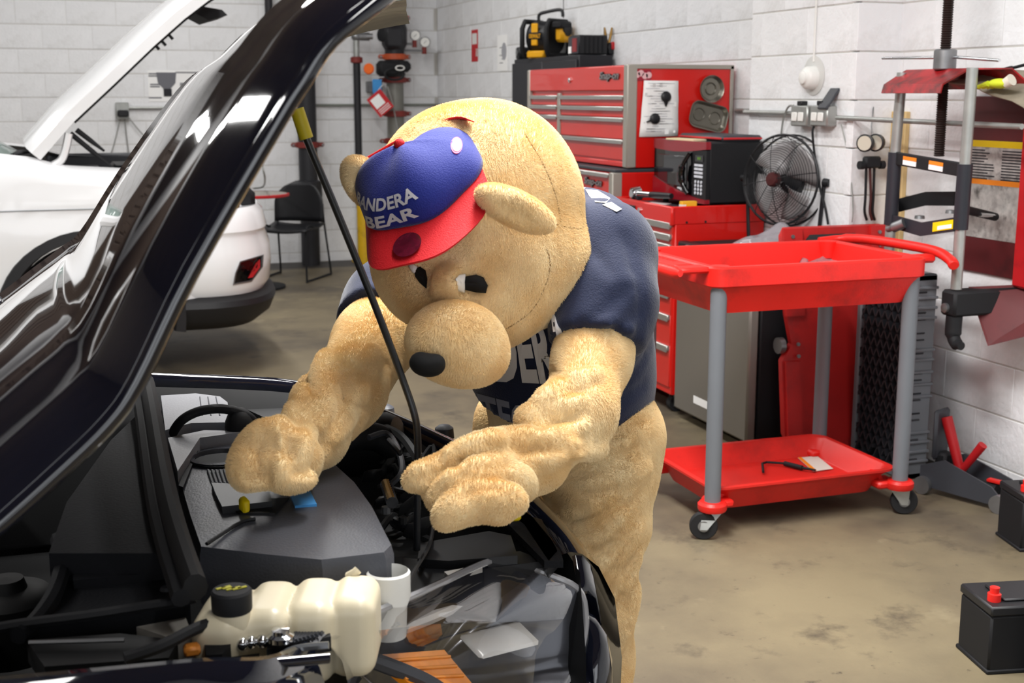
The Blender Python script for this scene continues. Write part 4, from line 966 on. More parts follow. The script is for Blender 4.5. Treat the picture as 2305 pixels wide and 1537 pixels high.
# posters and outlet, left
a, c = onB(332, 158), onB(460, 228)
t = tag(obj('tool_poster', MB().box(a.x, c.x, YB-.006, YB-.003, c.z, a.z), paper), 'pale poster with a dark flashlight picture on the far wall', 'poster')
q = onB(374, 163, .004); q2 = onB(374, 222, .004)
m_ = MB(); m_.prism([(q.x-.085, q.y-.003, q.z), (q.x+.085, q.y-.003, q.z), (q.x+.075, q.y-.003, q.z-.09), (q.x+.03, q.y-.003, q.z-.14), (q.x-.03, q.y-.003, q.z-.14), (q.x-.075, q.y-.003, q.z-.09)], -Y*.001)
obj('picture', m_, ink, t); obj('picture', MB().box(q.x-.03, q.x+.04, q.y-.005, q.y-.003, q2.z+.02, q.z-.14), inkd, t)
for x0_, x1_, y_ in ((334, 358, 166), (334, 358, 171), (338, 360, 190), (338, 360, 195), (335, 364, 220), (395, 450, 163), (405, 425, 188), (405, 425, 192), (400, 440, 218)):
    a_, b_ = onB(x0_, y_), onB(x1_, y_); obj('print', MB().box(a_.x, b_.x, YB-.0075, YB-.006, a_.z-.006, a_.z+.006), ink, t)
c = onB(275, 250); t = thing('wall_outlet', 'grey wall outlet box with black plug and dangling leads', 'outlet', c)
obj('box', MB().box(c.x-.055, c.x+.055, YB-.06, YB-.003, c.z-.07, c.z+.075, .006), galv, t)
obj('plug', MB().box(c.x-.045, c.x+.05, YB-.11, YB-.06, c.z-.05, c.z+.01, .012), blk, t)
for pts_ in ([(272, 262), (258, 320), (250, 345)], [(280, 262), (288, 330), (292, 350)], [(288, 262), (310, 290), (330, 312)]):
    obj('lead', MB().tube(spline([onB(x_, y_, .03) for x_, y_ in pts_], 5), .005, 5), galv, t)
a_, b_ = onB(290, 243, .02), onB(560, 241, .02); tag(obj('conduit', MB().cyl((a_.x, YB-.02, a_.z), (b_.x, YB-.02, a_.z), .014, n=10), galv), 'pale conduit running from the far wall outlet to the pipes', 'conduit')

# chair and round table in front of the far wall
c = on(672, 625, 'z', 0); sz = .45
t = thing('wire_leg_chair', 'black shell chair with wire sled legs by the far wall', 'chair', (c.x, c.y, 0))
cxx, cyy = 1.86, 10.86; fw = Vector((-.55, -.83, 0)); sw = Vector((.83, -.55, 0))
def ch(a, f_, h): return Vector((cxx, cyy, 0))+sw*a+fw*f_+Z*h
rows = []
for i in range(9):
    v = i/8; rows.append([ch(a, -.2-.02*v-.05*(1-abs(a)/.23)**.5*0+.10*(abs(a)/.23)**2*.6, .47+.34*v) for a in [q*.225*math.sqrt(max(.02, 1-max(0, (v-.45)/.56)**2)) for q in np.linspace(-1, 1, 11)]])
obj('backrest', MB().grid(rows, .012), blk, t, smooth=180)
rows = []
for i in range(9):
    v = i/8; rows.append([ch(a, -.17+.40*v, .45+.02*(abs(a)/.23)**2-.03*math.sin(v*PI)-.035*max(0, v-.8)*5) for a in np.linspace(-.23, .23, 11)])
obj('seat', MB().grid(rows, .014), blk, t, smooth=180)
for sg in (-1, 1):
    obj('leg', MB().tube(spline([ch(.2*sg, -.2, .62), ch(.215*sg, -.19, .46), ch(.235*sg, -.26, .05), ch(.235*sg, -.25, .012), ch(.235*sg, -.2, .012), ch(.225*sg, .2, .012), ch(.225*sg, .24, .03), ch(.205*sg, .18, .43), ch(.2*sg, .0, .435)], 5), .009, 7), blkm, t)
c = on(595, 436, 'z', .76); tc_ = Vector((1.62, 11.2, 0)); tc_ = Vector((on(565, 436, 'z', .76).x, on(565, 436, 'z', .76).y, 0))
t = thing('round_table', 'small round table with red edge behind the white car', 'table', tc_)
obj('tabletop', MB().lathe([(0, .74), (.28, .742), (.295, .75), (.285, .762), (0, .763)], tc_, Z, 36, False), mat('table_grey', '9b948c', .5), t)
obj('edge', MB().lathe([(.29, .738), (.302, .742), (.302, .76), (.29, .764)], tc_, Z, 40, False), redlab, t)
obj('pedestal', MB().lathe([(.25, 0), (.25, .02), (.04, .05), (.035, .74)], tc_, Z, 24), blkm, t)
c = on(585, 422, 'z', .80); tag(obj('coiled_lead', MB().tube(spline([on(590, 372, 'z', 1.0), on(596, 400, 'z', .9), on(592, 420, 'z', .775), on(570, 424, 'z', .775)], 6), .008, 6), galv), 'pale lead hanging down over the round table', 'cord')

# ================================================================== white car beyond
JY0, JY1 = 7.0, 8.84
whitep = mat('white_car_paint', 'fbfcfe', .2, coat=.6)
t = thing('car', 'white sports utility car with raised hood parked near the far wall', 'car', (-1.2, 7.9, 0))
def onJ(x, y, d=0): return on(x, y, 'y', JY0+d)
jtrim = mat('car_trim_black', '1b1b1e', .55)
# near side panel: stations along x give the top edge, the belly follows the wheel arch
wx, wz, wr_ = .14, .37, .415
def topz(x):
    P = [(-4.0, 1.12), (-.3, 1.245), (-.12, 1.222), (0.0, 1.187), (.03, 1.178), (.1, 1.172), (.35, 1.155), (.6, 1.10), (.8, 1.03), (.95, .975), (1.03, .96)]
    for (a, b_), (c_, d_) in zip(P[:-1], P[1:]):
        if x <= c_: return lerp(b_, d_, max(0, (x-a)/(c_-a)))
    return P[-1][1]
def nose(x): return 0 if x < .45 else .62*((x-.45)/.68)**2.6     # how far the side swings in towards the nose
def arch(x):
    d = abs(x-wx); return wz+math.sqrt(max(0, wr_*wr_-d*d)) if d < wr_ else 0
XS = sorted(list(np.linspace(-4.0, -.4, 10))+list(np.linspace(-.3, .58, 34))+list(np.linspace(.6, 1.02, 16)))
for nm, ys, sg in (('fender', JY0, 1), ('far_fender', JY1, -1)):
    rows = []
    for x in XS:
        zt_, zb_ = topz(x), max(.34, arch(x)); zb_ = .40 if x > wx+wr_ else zb_; row = []
        for k in range(13):
            v = k/12; z_ = lerp(zt_, zb_, v); bul = .045*max(0, 1-abs((z_-.8)/.42))+.012*math.exp(-((z_-.99)/.02)**2)
            ins_ = .10*max(0, 1-v*12/2.5)**2 - bul+.03
            row.append((x, ys+sg*(ins_+nose(x)), z_))
        row = [(x, ys+sg*(.22+nose(x)), zt_-.01)]+row
        rows.append(row)
    f_ = obj(nm, MB().grid(rows), whitep, t, smooth=60)
    rows = []
    for k in range(25):
        a = PI*(-.06+1.12*k/24); row = []
        for r_, yo in ((wr_+.065, .0), (wr_+.06, -.016), (wr_+.01, -.02), (wr_, .0), (wr_-.01, .3)):
            x_ = wx-r_*math.cos(a); row.append((x_, ys+sg*(yo+.0+nose(x_)*.8), wz+r_*math.sin(a)))
        rows.append(row)
    obj('arch_trim', MB().grid(rows), jtrim, f_, smooth=50)
    w = obj('wheel', MB().lathe([(.22, -.1), (.33, -.11), (.355, -.08), (.355, .08), (.33, .11), (.22, .1)], (wx, ys+sg*.14, .355), Y, 32, False), rubber, t)
    obj('rim', MB().lathe([(0, -.05), (.05, -.06), (.08, -.03), (.2, -.06), (.235, -.085)], (wx, ys+sg*.14, .355), Y, 30, False), steel, w)
ln = MB()
obj('door_line', MB().tube([(x, JY0-.003+nose(x), lerp(.955, .955, 0)) for x in np.linspace(-3, .55, 20)], .0035, 5), mat('panel_gap', '9a9da2', .6), t)
# bumper: bulging corner with a fog lamp pocket, grey valance under it
def bump(u):                                            # plan path of the bumper around the nose
    return
rows = []; rowv = []
PTS = spline([(.58, JY0+.06, 0), (.8, JY0+.06, 0), (.96, JY0+.14, 0), (1.07, JY0+.32, 0), (1.13, JY0+.6, 0), (1.15, JY0+.92, 0), (1.13, JY0+1.24, 0), (1.07, JY0+1.52, 0), (.96, JY0+1.70, 0), (.8, JY0+1.78, 0), (.58, JY0+1.78, 0)], 6)
for i, p in enumerate(PTS):
    n_ = (PTS[min(i+1, len(PTS)-1)]-PTS[max(i-1, 0)]).normalized(); o_ = Vector((n_.y, -n_.x, 0))
    zt_ = .92 if p.x > .85 else lerp(.98, .92, max(0, (p.x-.58)/.27))
    rows.append([p+o_*d_+Z*z_ for z_, d_ in ((zt_, -.12), (zt_+.005, -.03), (zt_-.03, .0), (.80, .02), (.785, .012), (.77, .012), (.70, .035), (.60, .04), (.50, .03), (.455, .0), (.45, -.06))])
    rowv.append([p+o_*d_+Z*z_ for z_, d_ in ((.46, -.05), (.45, .015), (.43, .05), (.40, .06), (.33, .03), (.27, -.05), (.26, -.2))])
bmp = obj('bumper', MB().grid(rows), whitep, t, smooth=35)
obj('valance', MB().grid(rowv), jtrim, t, smooth=40)
# fog pocket
from mathutils.bvhtree import BVHTree
def hit(ob, x, y):                                      # where the sight line through x, y meets a modelled surface
    o0 = origin(ob); me = ob.data; bv = BVHTree.FromPolygons([v.co+o0 for v in me.vertices], [tuple(q.vertices) for q in me.polygons])
    return bv.ray_cast(Vector(_O), Vector(ray(x, y)).normalized())[0]
FP = [(540, 588), (594, 572), (592, 600), (567, 634), (524, 642), (529, 615)]; FC = (558, 608)
bo = origin(bmp); bvh = BVHTree.FromPolygons([v.co+bo for v in bmp.data.vertices], [tuple(q.vertices) for q in bmp.data.polygons])
def fp(k, lift, P_=FP):
    o = []
    for a, b_ in zip(P_, P_[1:]+P_[:1]):
        for q in range(4):
            x_, y_ = FC[0]+(lerp(a[0], b_[0], q/4)-FC[0])*k, FC[1]+(lerp(a[1], b_[1], q/4)-FC[1])*k
            d_ = Vector(ray(x_, y_)).normalized(); h_ = bvh.ray_cast(Vector(_O), d_)[0]
            o.append((h_ if h_ and depth(h_) < 8.0 else on(x_, y_, 'y', JY0+.5))-d_*lift)
    return o+[o[0]]
obj('fog_surround', MB().grid([fp(1.0, .0), fp(.98, .016), fp(.90, .016), fp(.86, .004)]), steel, bmp, smooth=30)
obj('fog_pocket', MB().grid([fp(.9, .006), fp(.6, .006), fp(.3, .006), fp(.02, .006)]), blkg, bmp, smooth=0)
RP = [(588, 580), (589, 600), (570, 626), (558, 628), (577, 592)]
obj('fog_reflector', MB().grid([fp(.9, .010, RP), fp(.9, .012, RP), [sum(fp(.9, .012, RP), Vector())/len(fp(.9, .012, RP))]*21]), redlab, bmp, smooth=0)
# engine bay block, headlamp shapes, grille, windscreen
obj('engine_bay', MB().box(-.25, .95, JY0+.2, JY1-.2, .55, 1.08, .03), blkm, t)
obj('bay_rail', MB().box(-.05, .62, JY1-.22, JY1-.1, 1.06, 1.17, .02), dgrey, t)
obj('air_box', MB().box(.3, .58, JY0+.5, JY0+1.0, 1.06, 1.15, .02), blk, t)
obj('battery_cover', MB().box(.02, .25, JY0+.45, JY0+.8, 1.06, 1.14, .02), dgrey, t)
obj('cowl', MB().box(-.4, -.1, JY0+.15, JY1-.15, 1.1, 1.2, .03), blkm, t)
obj('grille', MB().box(.88, 1.06, JY0+.35, JY1-.35, .9, 1.02, .03), blkm, t)
obj('headlamp', MB().prism([(.55, JY0+.13, 1.10), (.95, JY0+.32, 1.0), (1.04, JY0+.5, .95), (.95, JY0+.3, .93), (.6, JY0+.12, 1.03)], Vector((0, .1, 0))), mat('lamp_grey', '70757a', .15, coat=.5), t)
gls = mat('windscreen_glass', 'b9cdc7', .05, trans=.5, coat=.3)
obj('windscreen', MB().grid([[(-.28, JY0+.14, 1.2), (-.2, JY0+.9, 1.22), (-.28, JY1-.14, 1.2)], [(-.95, JY0+.3, 1.62), (-.9, JY0+.9, 1.65), (-.95, JY1-.3, 1.62)]], .006), gls, t, smooth=180)
obj('roof', MB().box(-3.6, -.9, JY0+.3, JY1-.3, 1.6, 1.68, .05), whitep, t)
obj('pillar', MB().tube([(-.3, JY0+.12, 1.2), (-.95, JY0+.28, 1.63)], .04, 8), whitep, t)
# raised hood: near edge seen almost end on
e = [onJ(x_, y_, .12) for x_, y_ in ((75, 348), (150, 262), (240, 178), (330, 92), (400, 30), (455, -12), (500, -40))]
r0 = [Vector((p.x, JY0+.12, p.z)) for p in e]; HW = JY1-JY0-.24
rows = []
for p in r0:
    rows.append([p+Vector((0, .0, 0))+Vector((.032, .0, -.028)), p+Vector((-.005, -.004, .005)), p+Vector((-.03, .04, .03)), p+Vector((-.05, HW*.3, .06)), p+Vector((-.05, HW*.7, .06)), p+Vector((-.03, HW-.04, .03)), p+Vector((0, HW, 0)), p+Vector((.032, HW, -.028))])
hd = obj('hood', MB().grid(rows, -.008), whitep, t, smooth=50)
obj('insulation', MB().grid([[p+Vector((.035, y_, -.03)) for y_ in (.06, HW*.5, HW-.06)] for p in r0[1:]], .01), blkm, hd)
lipc = [onJ(x_, y_, .6) for x_, y_ in ((420, 8), (500, 22), (512, 34), (470, 46), (430, 25))]
obj('hood_lip', MB().prism(lipc, Y*.5), blkm, hd)
for x_, y_ in ((335, 85), (350, 76), (366, 62)):
    a_ = onJ(x_, y_, .16); obj('clip', MB().cyl(a_, a_+Vector((.05, 0, -.06)), .008, n=8), blkm, hd)
obj('hood_hinge', MB().tube(spline([onJ(155, 300, .14), onJ(148, 335, .14), onJ(138, 360, .14), onJ(120, 372, .14)], 4), .035, 8, flat=(1, .6)), whitep, t)
for a_, b_ in (((158, 300), (262, 385)), ((172, 292), (235, 340))): obj('gas_strut', MB().tube([onJ(a_[0], a_[1], .2), onJ((a_[0]+b_[0])/2, (a_[1]+b_[1])/2, .2), onJ(b_[0], b_[1], .2)], [.014, .013, .006], 8), blkm, t)
obj('wiper', MB().tube([onJ(30, 348, .25), onJ(75, 340, .3)], .008, 6), blkm, t)
# ================================================================== signed-distance modelling, for soft shapes
class SDF:
    def __init__(s, lo, hi, h):
        s.lo = np.array(lo, float); s.h = h; n = np.ceil((np.array(hi)-s.lo)/h).astype(int)+1
        g = [s.lo[i]+h*np.arange(n[i]) for i in range(3)]
        s.P = np.stack(np.meshgrid(*g, indexing='ij'), -1).astype(np.float32); s.d = np.full(s.P.shape[:3], 9., np.float32)
    def sl(s, a, b, m):                                  # the part of the grid that a shape can reach
        a = np.floor((np.array(a)-m-s.lo)/s.h).astype(int); b = np.ceil((np.array(b)+m-s.lo)/s.h).astype(int)+1
        return tuple(slice(max(0, a[i]), max(0, b[i])) for i in range(3))
    def smin(s, d, k, q=Ellipsis):
        D = s.d[q]
        if k <= 0: s.d[q] = np.minimum(D, d); return
        h = np.clip(.5+.5*(D-d)/k, 0, 1); s.d[q] = (D*(1-h)+d*h-k*h*(1-h)).astype(np.float32)
    def cone(s, a, b, ra, rb, k=.03, wr=None):           # a limb from a to b that tapers; wr(t, angle) adds folds
        a, b = np.array(a, np.float32), np.array(b, np.float32); v = b-a; L = float(v @ v)
        sl = s.sl(np.minimum(a, b), np.maximum(a, b), max(ra, rb)+k+.05); P = s.P[sl]
        t0 = ((P-a) @ v)/L; t = np.clip(t0, 0, 1); q = P-a-t[..., None]*v; d = np.sqrt((q*q).sum(-1))
        r = ra+(rb-ra)*t*t*(3-2*t)
        if wr is not None:
            u, w, _ = frame(v); ang = np.arctan2(q @ np.array(w), q @ np.array(u)); r = r+wr(t0, ang)
        s.smin((d-r).astype(np.float32), k, sl)
    def ell(s, c, r, k=.03, rot=None, cut=False):
        c = np.array(c, np.float32); m = max(r)+k+.05; sl = s.sl(c, c, m); q = s.P[sl]-c
        if rot is not None: q = q @ np.array(rot, np.float32)   # columns of rot are the axes
        r = np.array(r, np.float32); k0 = np.sqrt(((q/r)**2).sum(-1)); k1 = np.sqrt(((q/(r*r))**2).sum(-1))
        d = (k0*(k0-1)/np.maximum(k1, 1e-6)).astype(np.float32)
        if cut: D = s.d[sl]; h = np.clip(.5-.5*(D+d)/k, 0, 1); s.d[sl] = (D*(1-h)-d*h+k*h*(1-h)).astype(np.float32)
        else: s.smin(d, k, sl)
    def rbox(s, c, half, r, k=.01, rot=None):
        q = s.P-np.array(c, np.float32)
        if rot is not None: q = q @ np.array(rot, np.float32)
        q = np.abs(q)-(np.array(half, np.float32)-r); d = np.sqrt((np.maximum(q, 0)**2).sum(-1))+np.minimum(q.max(-1), 0)-r
        s.smin(d.astype(np.float32), k)
    def plane(s, p, n):                                  # keep the side the normal points away from
        n = np.array(Vector(n).normalized(), np.float32); s.d = np.maximum(s.d, (s.P-np.array(p, np.float32)) @ n)
    def mesh(s):                                         # surface nets
        d = s.d; ins = d < 0; n = d.shape
        c = np.zeros((n[0]-1, n[1]-1, n[2]-1, 3), np.float32); cnt = np.zeros(c.shape[:3], np.float32)
        off = [(i, j, k) for i in (0, 1) for j in (0, 1) for k in (0, 1)]
        def sl(o): return tuple(slice(o[i], n[i]-1+o[i]) for i in range(3))
        for a in off:
            for ax in range(3):
                if a[ax]: continue
                b = list(a); b[ax] = 1
                da, db = d[sl(a)], d[sl(b)]; m = (da < 0) != (db < 0); t = np.where(m, da/np.where(m, da-db, 1), 0)
                for i in range(3): c[..., i] += np.where(m, a[i]+(t if i == ax else 0), 0)
                cnt += m
        act = cnt > 0; idx = np.full(act.shape, -1, np.int64); idx[act] = np.arange(act.sum())
        g = np.stack(np.nonzero(act), -1); V = s.lo+s.h*(g+c[act]/cnt[act][:, None])
        F = []
        for ax in range(3):
            u, v = (ax+1) % 3, (ax+2) % 3
            A = np.take(ins, range(0, n[ax]-1), ax); B = np.take(ins, range(1, n[ax]), ax)
            for sgn, m in ((1, A & ~B), (-1, ~A & B)):
                e = np.stack(np.nonzero(m), -1)
                ok = (e[:, u] > 0) & (e[:, v] > 0) & (e[:, u] < n[u]-1) & (e[:, v] < n[v]-1); e = e[ok]
                def cell(du, dv):
                    q = e.copy(); q[:, u] -= du; q[:, v] -= dv; return idx[q[:, 0], q[:, 1], q[:, 2]]
                q = np.stack([cell(1, 1), cell(0, 1), cell(0, 0), cell(1, 0)], -1)
                F.append(q if sgn > 0 else q[:, ::-1])
        return V, np.concatenate(F)
def sdf_obj(name, s, m, parent, relax=2, smooth=180, post=None):
    V, F = s.mesh()
    if relax:
        E = np.concatenate([F[:, [0, 1]], F[:, [1, 2]], F[:, [2, 3]], F[:, [3, 0]]]); n = len(V)
        for it in range(relax):
            acc = np.zeros_like(V); c = np.zeros(n)
            np.add.at(acc, E[:, 0], V[E[:, 1]]); np.add.at(acc, E[:, 1], V[E[:, 0]]); np.add.at(c, E[:, 0], 1); np.add.at(c, E[:, 1], 1)
            V = V*.5+.5*acc/np.maximum(c, 1)[:, None]
    if post is not None: V = post(V)
    o0 = np.array(origin(parent)) if parent else np.zeros(3)
    me = bpy.data.meshes.new(name); me.from_pydata((V-o0).tolist(), [], F.tolist())
    me.materials.append(m); me.validate(); finish(me, smooth)
    o = bpy.data.objects.new(name, me); COL.objects.link(o); o.parent = parent; return o

# ================================================================== black car in front, hood up
paint = mat('black_car_paint', (.004, .005, .011), .06, coat=1, coatr=.015, spec=.6)
bayp = mat('bay_plastic', '121317', .7, spec=.2, bump=.12, bs=220)
bayd = mat('bay_dark', '0d0e10', .6, var=.2, vs=15)
cover = mat('engine_cover_plastic', '3e4047', .42, bump=.1, bs=260)
lightg = mat('duct_grey', '8b8c92', .45, bump=.08, bs=200)
t = car = thing('car', 'black car in the foreground, its hood propped open with a rod', 'car', (.0, 2.05, 0))
HY0, HY1 = 1.32, 2.72
# hood: side profile, seen as its near edge
prof = [on(x_, y_, 'y', HY0) for x_, y_ in ((-120, 1300), (0, 1208), (30, 1184), (150, 1075), (260, 968), (330, 868), (450, 620), (640, 290), (700, 195), (760, 106), (870, 22), (985, -55), (1100, -100))]
prof = spline([Vector((p.x, 0, p.z)) for p in prof], 4)
def hood_rows(lift, inset=0, y0=HY0, y1=HY1, crown=.06):
    rows = []
    for i, p in enumerate(prof):
        tn = (prof[min(i+1, len(prof)-1)]-prof[max(i-1, 0)]).normalized(); n_ = Vector((-tn.z, 0, tn.x)); u0 = i/(len(prof)-1)
        row = []; M_ = 34; tip = max(0, (u0-.72)/.28)
        for j in range(M_+1):
            v = j/M_; yy = lerp(y0+inset+.10*tip**2, y1-inset-.10*tip**2, v); c_ = crown*math.sin(v*PI)**.8*(1-.6*u0)
            e_ = min(v, 1-v)*(y1-y0)
            rid = .014*math.exp(-((e_-.20)/.035)**2)-.006*math.exp(-((e_-.29)/.05)**2)
            roll = -.022*max(0, 1-e_/.045)**2
            row.append(Vector((p.x+.26*v*u0**2.3, yy, p.z))+n_*(c_+rid+roll+lift))
        rows.append(row)
    return rows
R_ = hood_rows(.042)
hood = obj('hood', MB().grid(R_), paint, t, smooth=180)
inner = hood_rows(.022, .010)
obj('inner_panel', MB().grid(inner), paint, hood, smooth=180)
# rolled hem that joins both skins all round
for k_, q_ in ((0, Y*-.004), (-1, Y*.004)): obj('hem_bead', MB().tube([a.lerp(b_, .5)+q_ for a, b_ in zip([r[k_] for r in R_], [r[k_] for r in inner])], .010, 10), paint, hood)
obj('hem', MB().grid([[a, a+(b_-a)*.5-Y*.009, b_] for a, b_ in zip([r[0] for r in R_], [r[0] for r in inner])]), paint, hood, smooth=180)
obj('hem', MB().grid([[a, a+(b_-a)*.5+Y*.009, b_] for a, b_ in zip([r[-1] for r in R_], [r[-1] for r in inner])]), paint, hood, smooth=180)
obj('hem', MB().grid([[a, b_] for a, b_ in zip(R_[-1], inner[-1])]), paint, hood, smooth=180)
obj('hem', MB().grid([[a, b_] for a, b_ in zip(R_[0], inner[0])]), paint, hood, smooth=180)
# fender crest, round the nose: opening edge, then over and down
far = [(-.7, 2.78, 1.03), (-.2, 2.76, .99), (.28, 2.728, .95), (.478, 2.673, .93), (.6, 2.57, .892), (.712, 2.431, .85), (.762, 2.3, .832), (.778, 2.15, .814), (.780, 2.0, .797), (.776, 1.9, .78)]
HL = [(708, 1442, .862), (780, 1404, .85), (880, 1362, .835), (980, 1318, .815), (1060, 1280, .80), (1110, 1262, .79), (1160, 1266, .78), (1225, 1290, .765), (1300, 1325, .735), (1318, 1385, .69), (1312, 1450, .645), (1285, 1520, .60), (1200, 1620, .57), (1040, 1640, .60), (900, 1590, .66), (790, 1510, .75)]
near = [(.776, 1.9, .78)]+[tuple(on(a, b_, 'z', c_)) for a, b_, c_ in HL[8:]+HL[:1]]
def shell(path, profile):
    S_ = spline(path, 5); rows = []
    for i, p in enumerate(S_):
        tn = S_[min(i+1, len(S_)-1)]-S_[max(i-1, 0)]; o_ = Vector((-tn.y, tn.x, 0)).normalized()
        rows.append([p+o_*a+Z*b_ for a, b_ in profile])
    return rows
obj('fender', MB().grid(shell(far, [(-.035, -.05), (-.03, -.012), (-.02, -.002), (0, .002), (.02, -.004), (.05, -.03), (.08, -.09), (.095, -.2), (.09, -.4), (.06, -.58)])), paint, t, smooth=50)
obj('bumper', MB().grid(shell(near, [(.002, -.006), (.006, -.004), (.02, -.006), (.035, -.025), (.045, -.07), (.05, -.16), (.035, -.3), (.0, -.4)])), paint, t, smooth=50)
fn = [(-.7, 1.30, 1.0), (-.3, 1.315, .965), (-.02, 1.345, .935), (.12, 1.385, .91), (.2, 1.41, .89), tuple(on(708, 1446, 'z', .862))]
obj('near_fender', MB().grid([[Vector(p)+Vector(q) for q in ((0, .035, -.07), (0, .03, -.012), (0, .022, -.004), (0, .01, -.003), (0, -.004, -.012), (0, -.01, -.022), (0, -.03, -.02), (0, -.07, -.03), (0, -.14, -.07), (0, -.19, -.16), (0, -.2, -.4), (0, -.17, -.6))] for p in spline(fn, 6)]), paint, t, smooth=30)
cr_ = [on(x_, y_, 'z', z_) for x_, y_, z_ in ((-300, 1575, .925), (130, 1536, .905), (435, 1509, .888), (600, 1494, .877), (740, 1481, .868))]
obj('fender_crease', MB().tube(spline(cr_, 5), .0065, 10), paint, t)
# bay tub and its walls
obj('bay_tub', MB().prism([(-.3, 1.52, .66), (.2, 1.52, .66), (.3, 1.78, .66), (.62, 1.96, .66), (.74, 2.1, .66), (.7, 2.4, .66), (.5, 2.62, .66), (-.3, 2.66, .66)], -Z*.05), bayd, t)
obj('firewall', MB().box(-.32, -.2, 1.46, 2.68, .6, .86, .02), bayd, t)
obj('inner_wall', MB().grid([[Vector(p)+Vector((0, -.04, -.02)), Vector(p)+Vector((-.03, -.14, -.12)), Vector(p)+Vector((-.05, -.2, -.3))] for p in spline(far[1:], 4)]), bayd, t, smooth=60)
obj('inner_wall', MB().grid([[(x_, 1.50, .86), (x_, 1.54, .7), (x_, 1.56, .6)] for x_ in np.linspace(-.3, .2, 6)]), bayd, t)
# cowl: plastic panel with a stepped shelf and the rubber seal along it
def G(x, y, z_): return on(x, y, 'z', z_)
cwl = MB(); cwl.prism([G(x_, y_, .915) for x_, y_ in ((338, 905), (250, 990), (150, 1130), (110, 1245), (345, 1245), (395, 1238), (372, 1100))], -Z*.04)
obj('cowl_panel', cwl, bayp, t, smooth=30)
obj('cowl_step', MB().prism([G(x_, y_, .885) for x_, y_ in ((150, 1230), (350, 1232), (362, 1270), (340, 1290), (165, 1306))], -Z*.04), bayp, t, smooth=30)
obj('cowl_shelf', MB().prism([G(x_, y_, .872) for x_, y_ in ((130, 1295), (350, 1290), (375, 1260), (415, 1310), (428, 1352), (180, 1398), (60, 1410))], -Z*.05), bayp, t, smooth=30)
obj('step_edge', MB().tube(spline([G(165, 1240, .90), G(250, 1238, .90), G(330, 1242, .90), G(352, 1228, .90)], 4), .006, 8), bayp, t)
obj('step_edge', MB().tube(spline([G(170, 1308, .876), G(250, 1296, .876), G(340, 1282, .876), G(362, 1262, .876)], 4), .006, 8), bayp, t)
obj('push_pin', MB().lathe([(.01, 0), (.008, .004), (0, .005)], G(375, 1327, .872), Z, 12, False), dgrey, t)
sp = spline([G(330, 862, .96), G(345, 940, .955), G(362, 1040, .95), G(380, 1130, .945), G(405, 1220, .935), G(440, 1322, .92)], 6)
obj('hood_seal', MB().tube(sp, .016, 10, flat=(1, 1.2)), rubber, t)
obj('hood_seal_base', MB().tube([p-Z*.012-X*.018 for p in sp], .013, 8), blkm, t)
for x_, y_ in ((318, 912), (330, 1012), (352, 1130)): obj('seal_clip', MB().box(*[v for q in zip(G(x_, y_, .93)-Vector((.01, .008, .006)), G(x_, y_, .93)+Vector((.014, .008, .01))) for v in q]), blkm, t)
# wheel-arch liner, brace and hoses at lower left
obj('strut_tower', MB().lathe([(.07, -.1), (.07, -.01), (.06, .0), (.03, .004), (.025, .02), (0, .022)], G(15, 1330, .80), Z, 30, False), bayd, t)
obj('liner_edge', MB().tube(spline([G(132, 1212, .90), G(140, 1270, .89), G(120, 1340, .88), G(80, 1400, .87), G(40, 1430, .87)], 5), .012, 8), bayp, t)
obj('brake_pipe', MB().tube(spline([G(-40, 1420, .88), G(50, 1404, .88), G(200, 1385, .885), G(330, 1365, .89), G(400, 1355, .895), G(440, 1345, .9)], 5), .007, 7), blkm, t)
obj('washer_hose', MB().tube(spline([G(280, 1482, .88), G(360, 1455, .885), G(430, 1420, .89), G(470, 1405, .89), G(490, 1415, .88)], 5), .008, 8), blkm, t)
obj('bracket', MB().prism([G(x_, y_, .87) for x_, y_ in ((455, 1425), (490, 1408), (520, 1448), (500, 1472), (465, 1474))], -Z*.03), bayp, t)
obj('side_duct', MB().prism([G(x_, y_, .85) for x_, y_ in ((270, 1398), (410, 1370), (432, 1425), (395, 1440))], -Z*.03), mat('pale_duct', '86827c', .5), t)
obj('wire_clip', MB().obox(G(432, 1462, .87), X, Y, Z, .02, .02, .012, .003), mat('clip_orange', 'c77a2a', .5), t)
obj('fender_rail', MB().prism([G(x_, y_, .86) for x_, y_ in ((60, 1440), (270, 1425), (400, 1440), (380, 1480), (100, 1500))], -Z*.03), bayd, t)
obj('rail_edge', MB().tube([G(65, 1446, .87), G(280, 1440, .87)], .003, 6), steel, t)
rs = MB()
for i in range(9): rs.tube([G(648+9*i, 1448-2.4*i, .865), G(668+9*i, 1424-2.4*i, .865)], .0035, 5)
stuff(obj('ribbed_strip', rs, dgrey, t)); obj('strip_base', MB().prism([G(x_, y_, .862) for x_, y_ in ((600, 1462), (610, 1425), (735, 1402), (745, 1432))], -Z*.02), blkm, t)
obj('fender_bolt', MB().lathe([(.017, 0), (.017, .006), (.011, .009), (.011, .014), (0, .015)], G(632, 1440, .87), Z, 16, False), chrome, t)
for k, (x_, y_) in enumerate(((545, 1450), (565, 1446), (590, 1444))): obj('clip_nut', MB().ell(G(x_, y_, .865), .009, 10, 6), chrome, t)
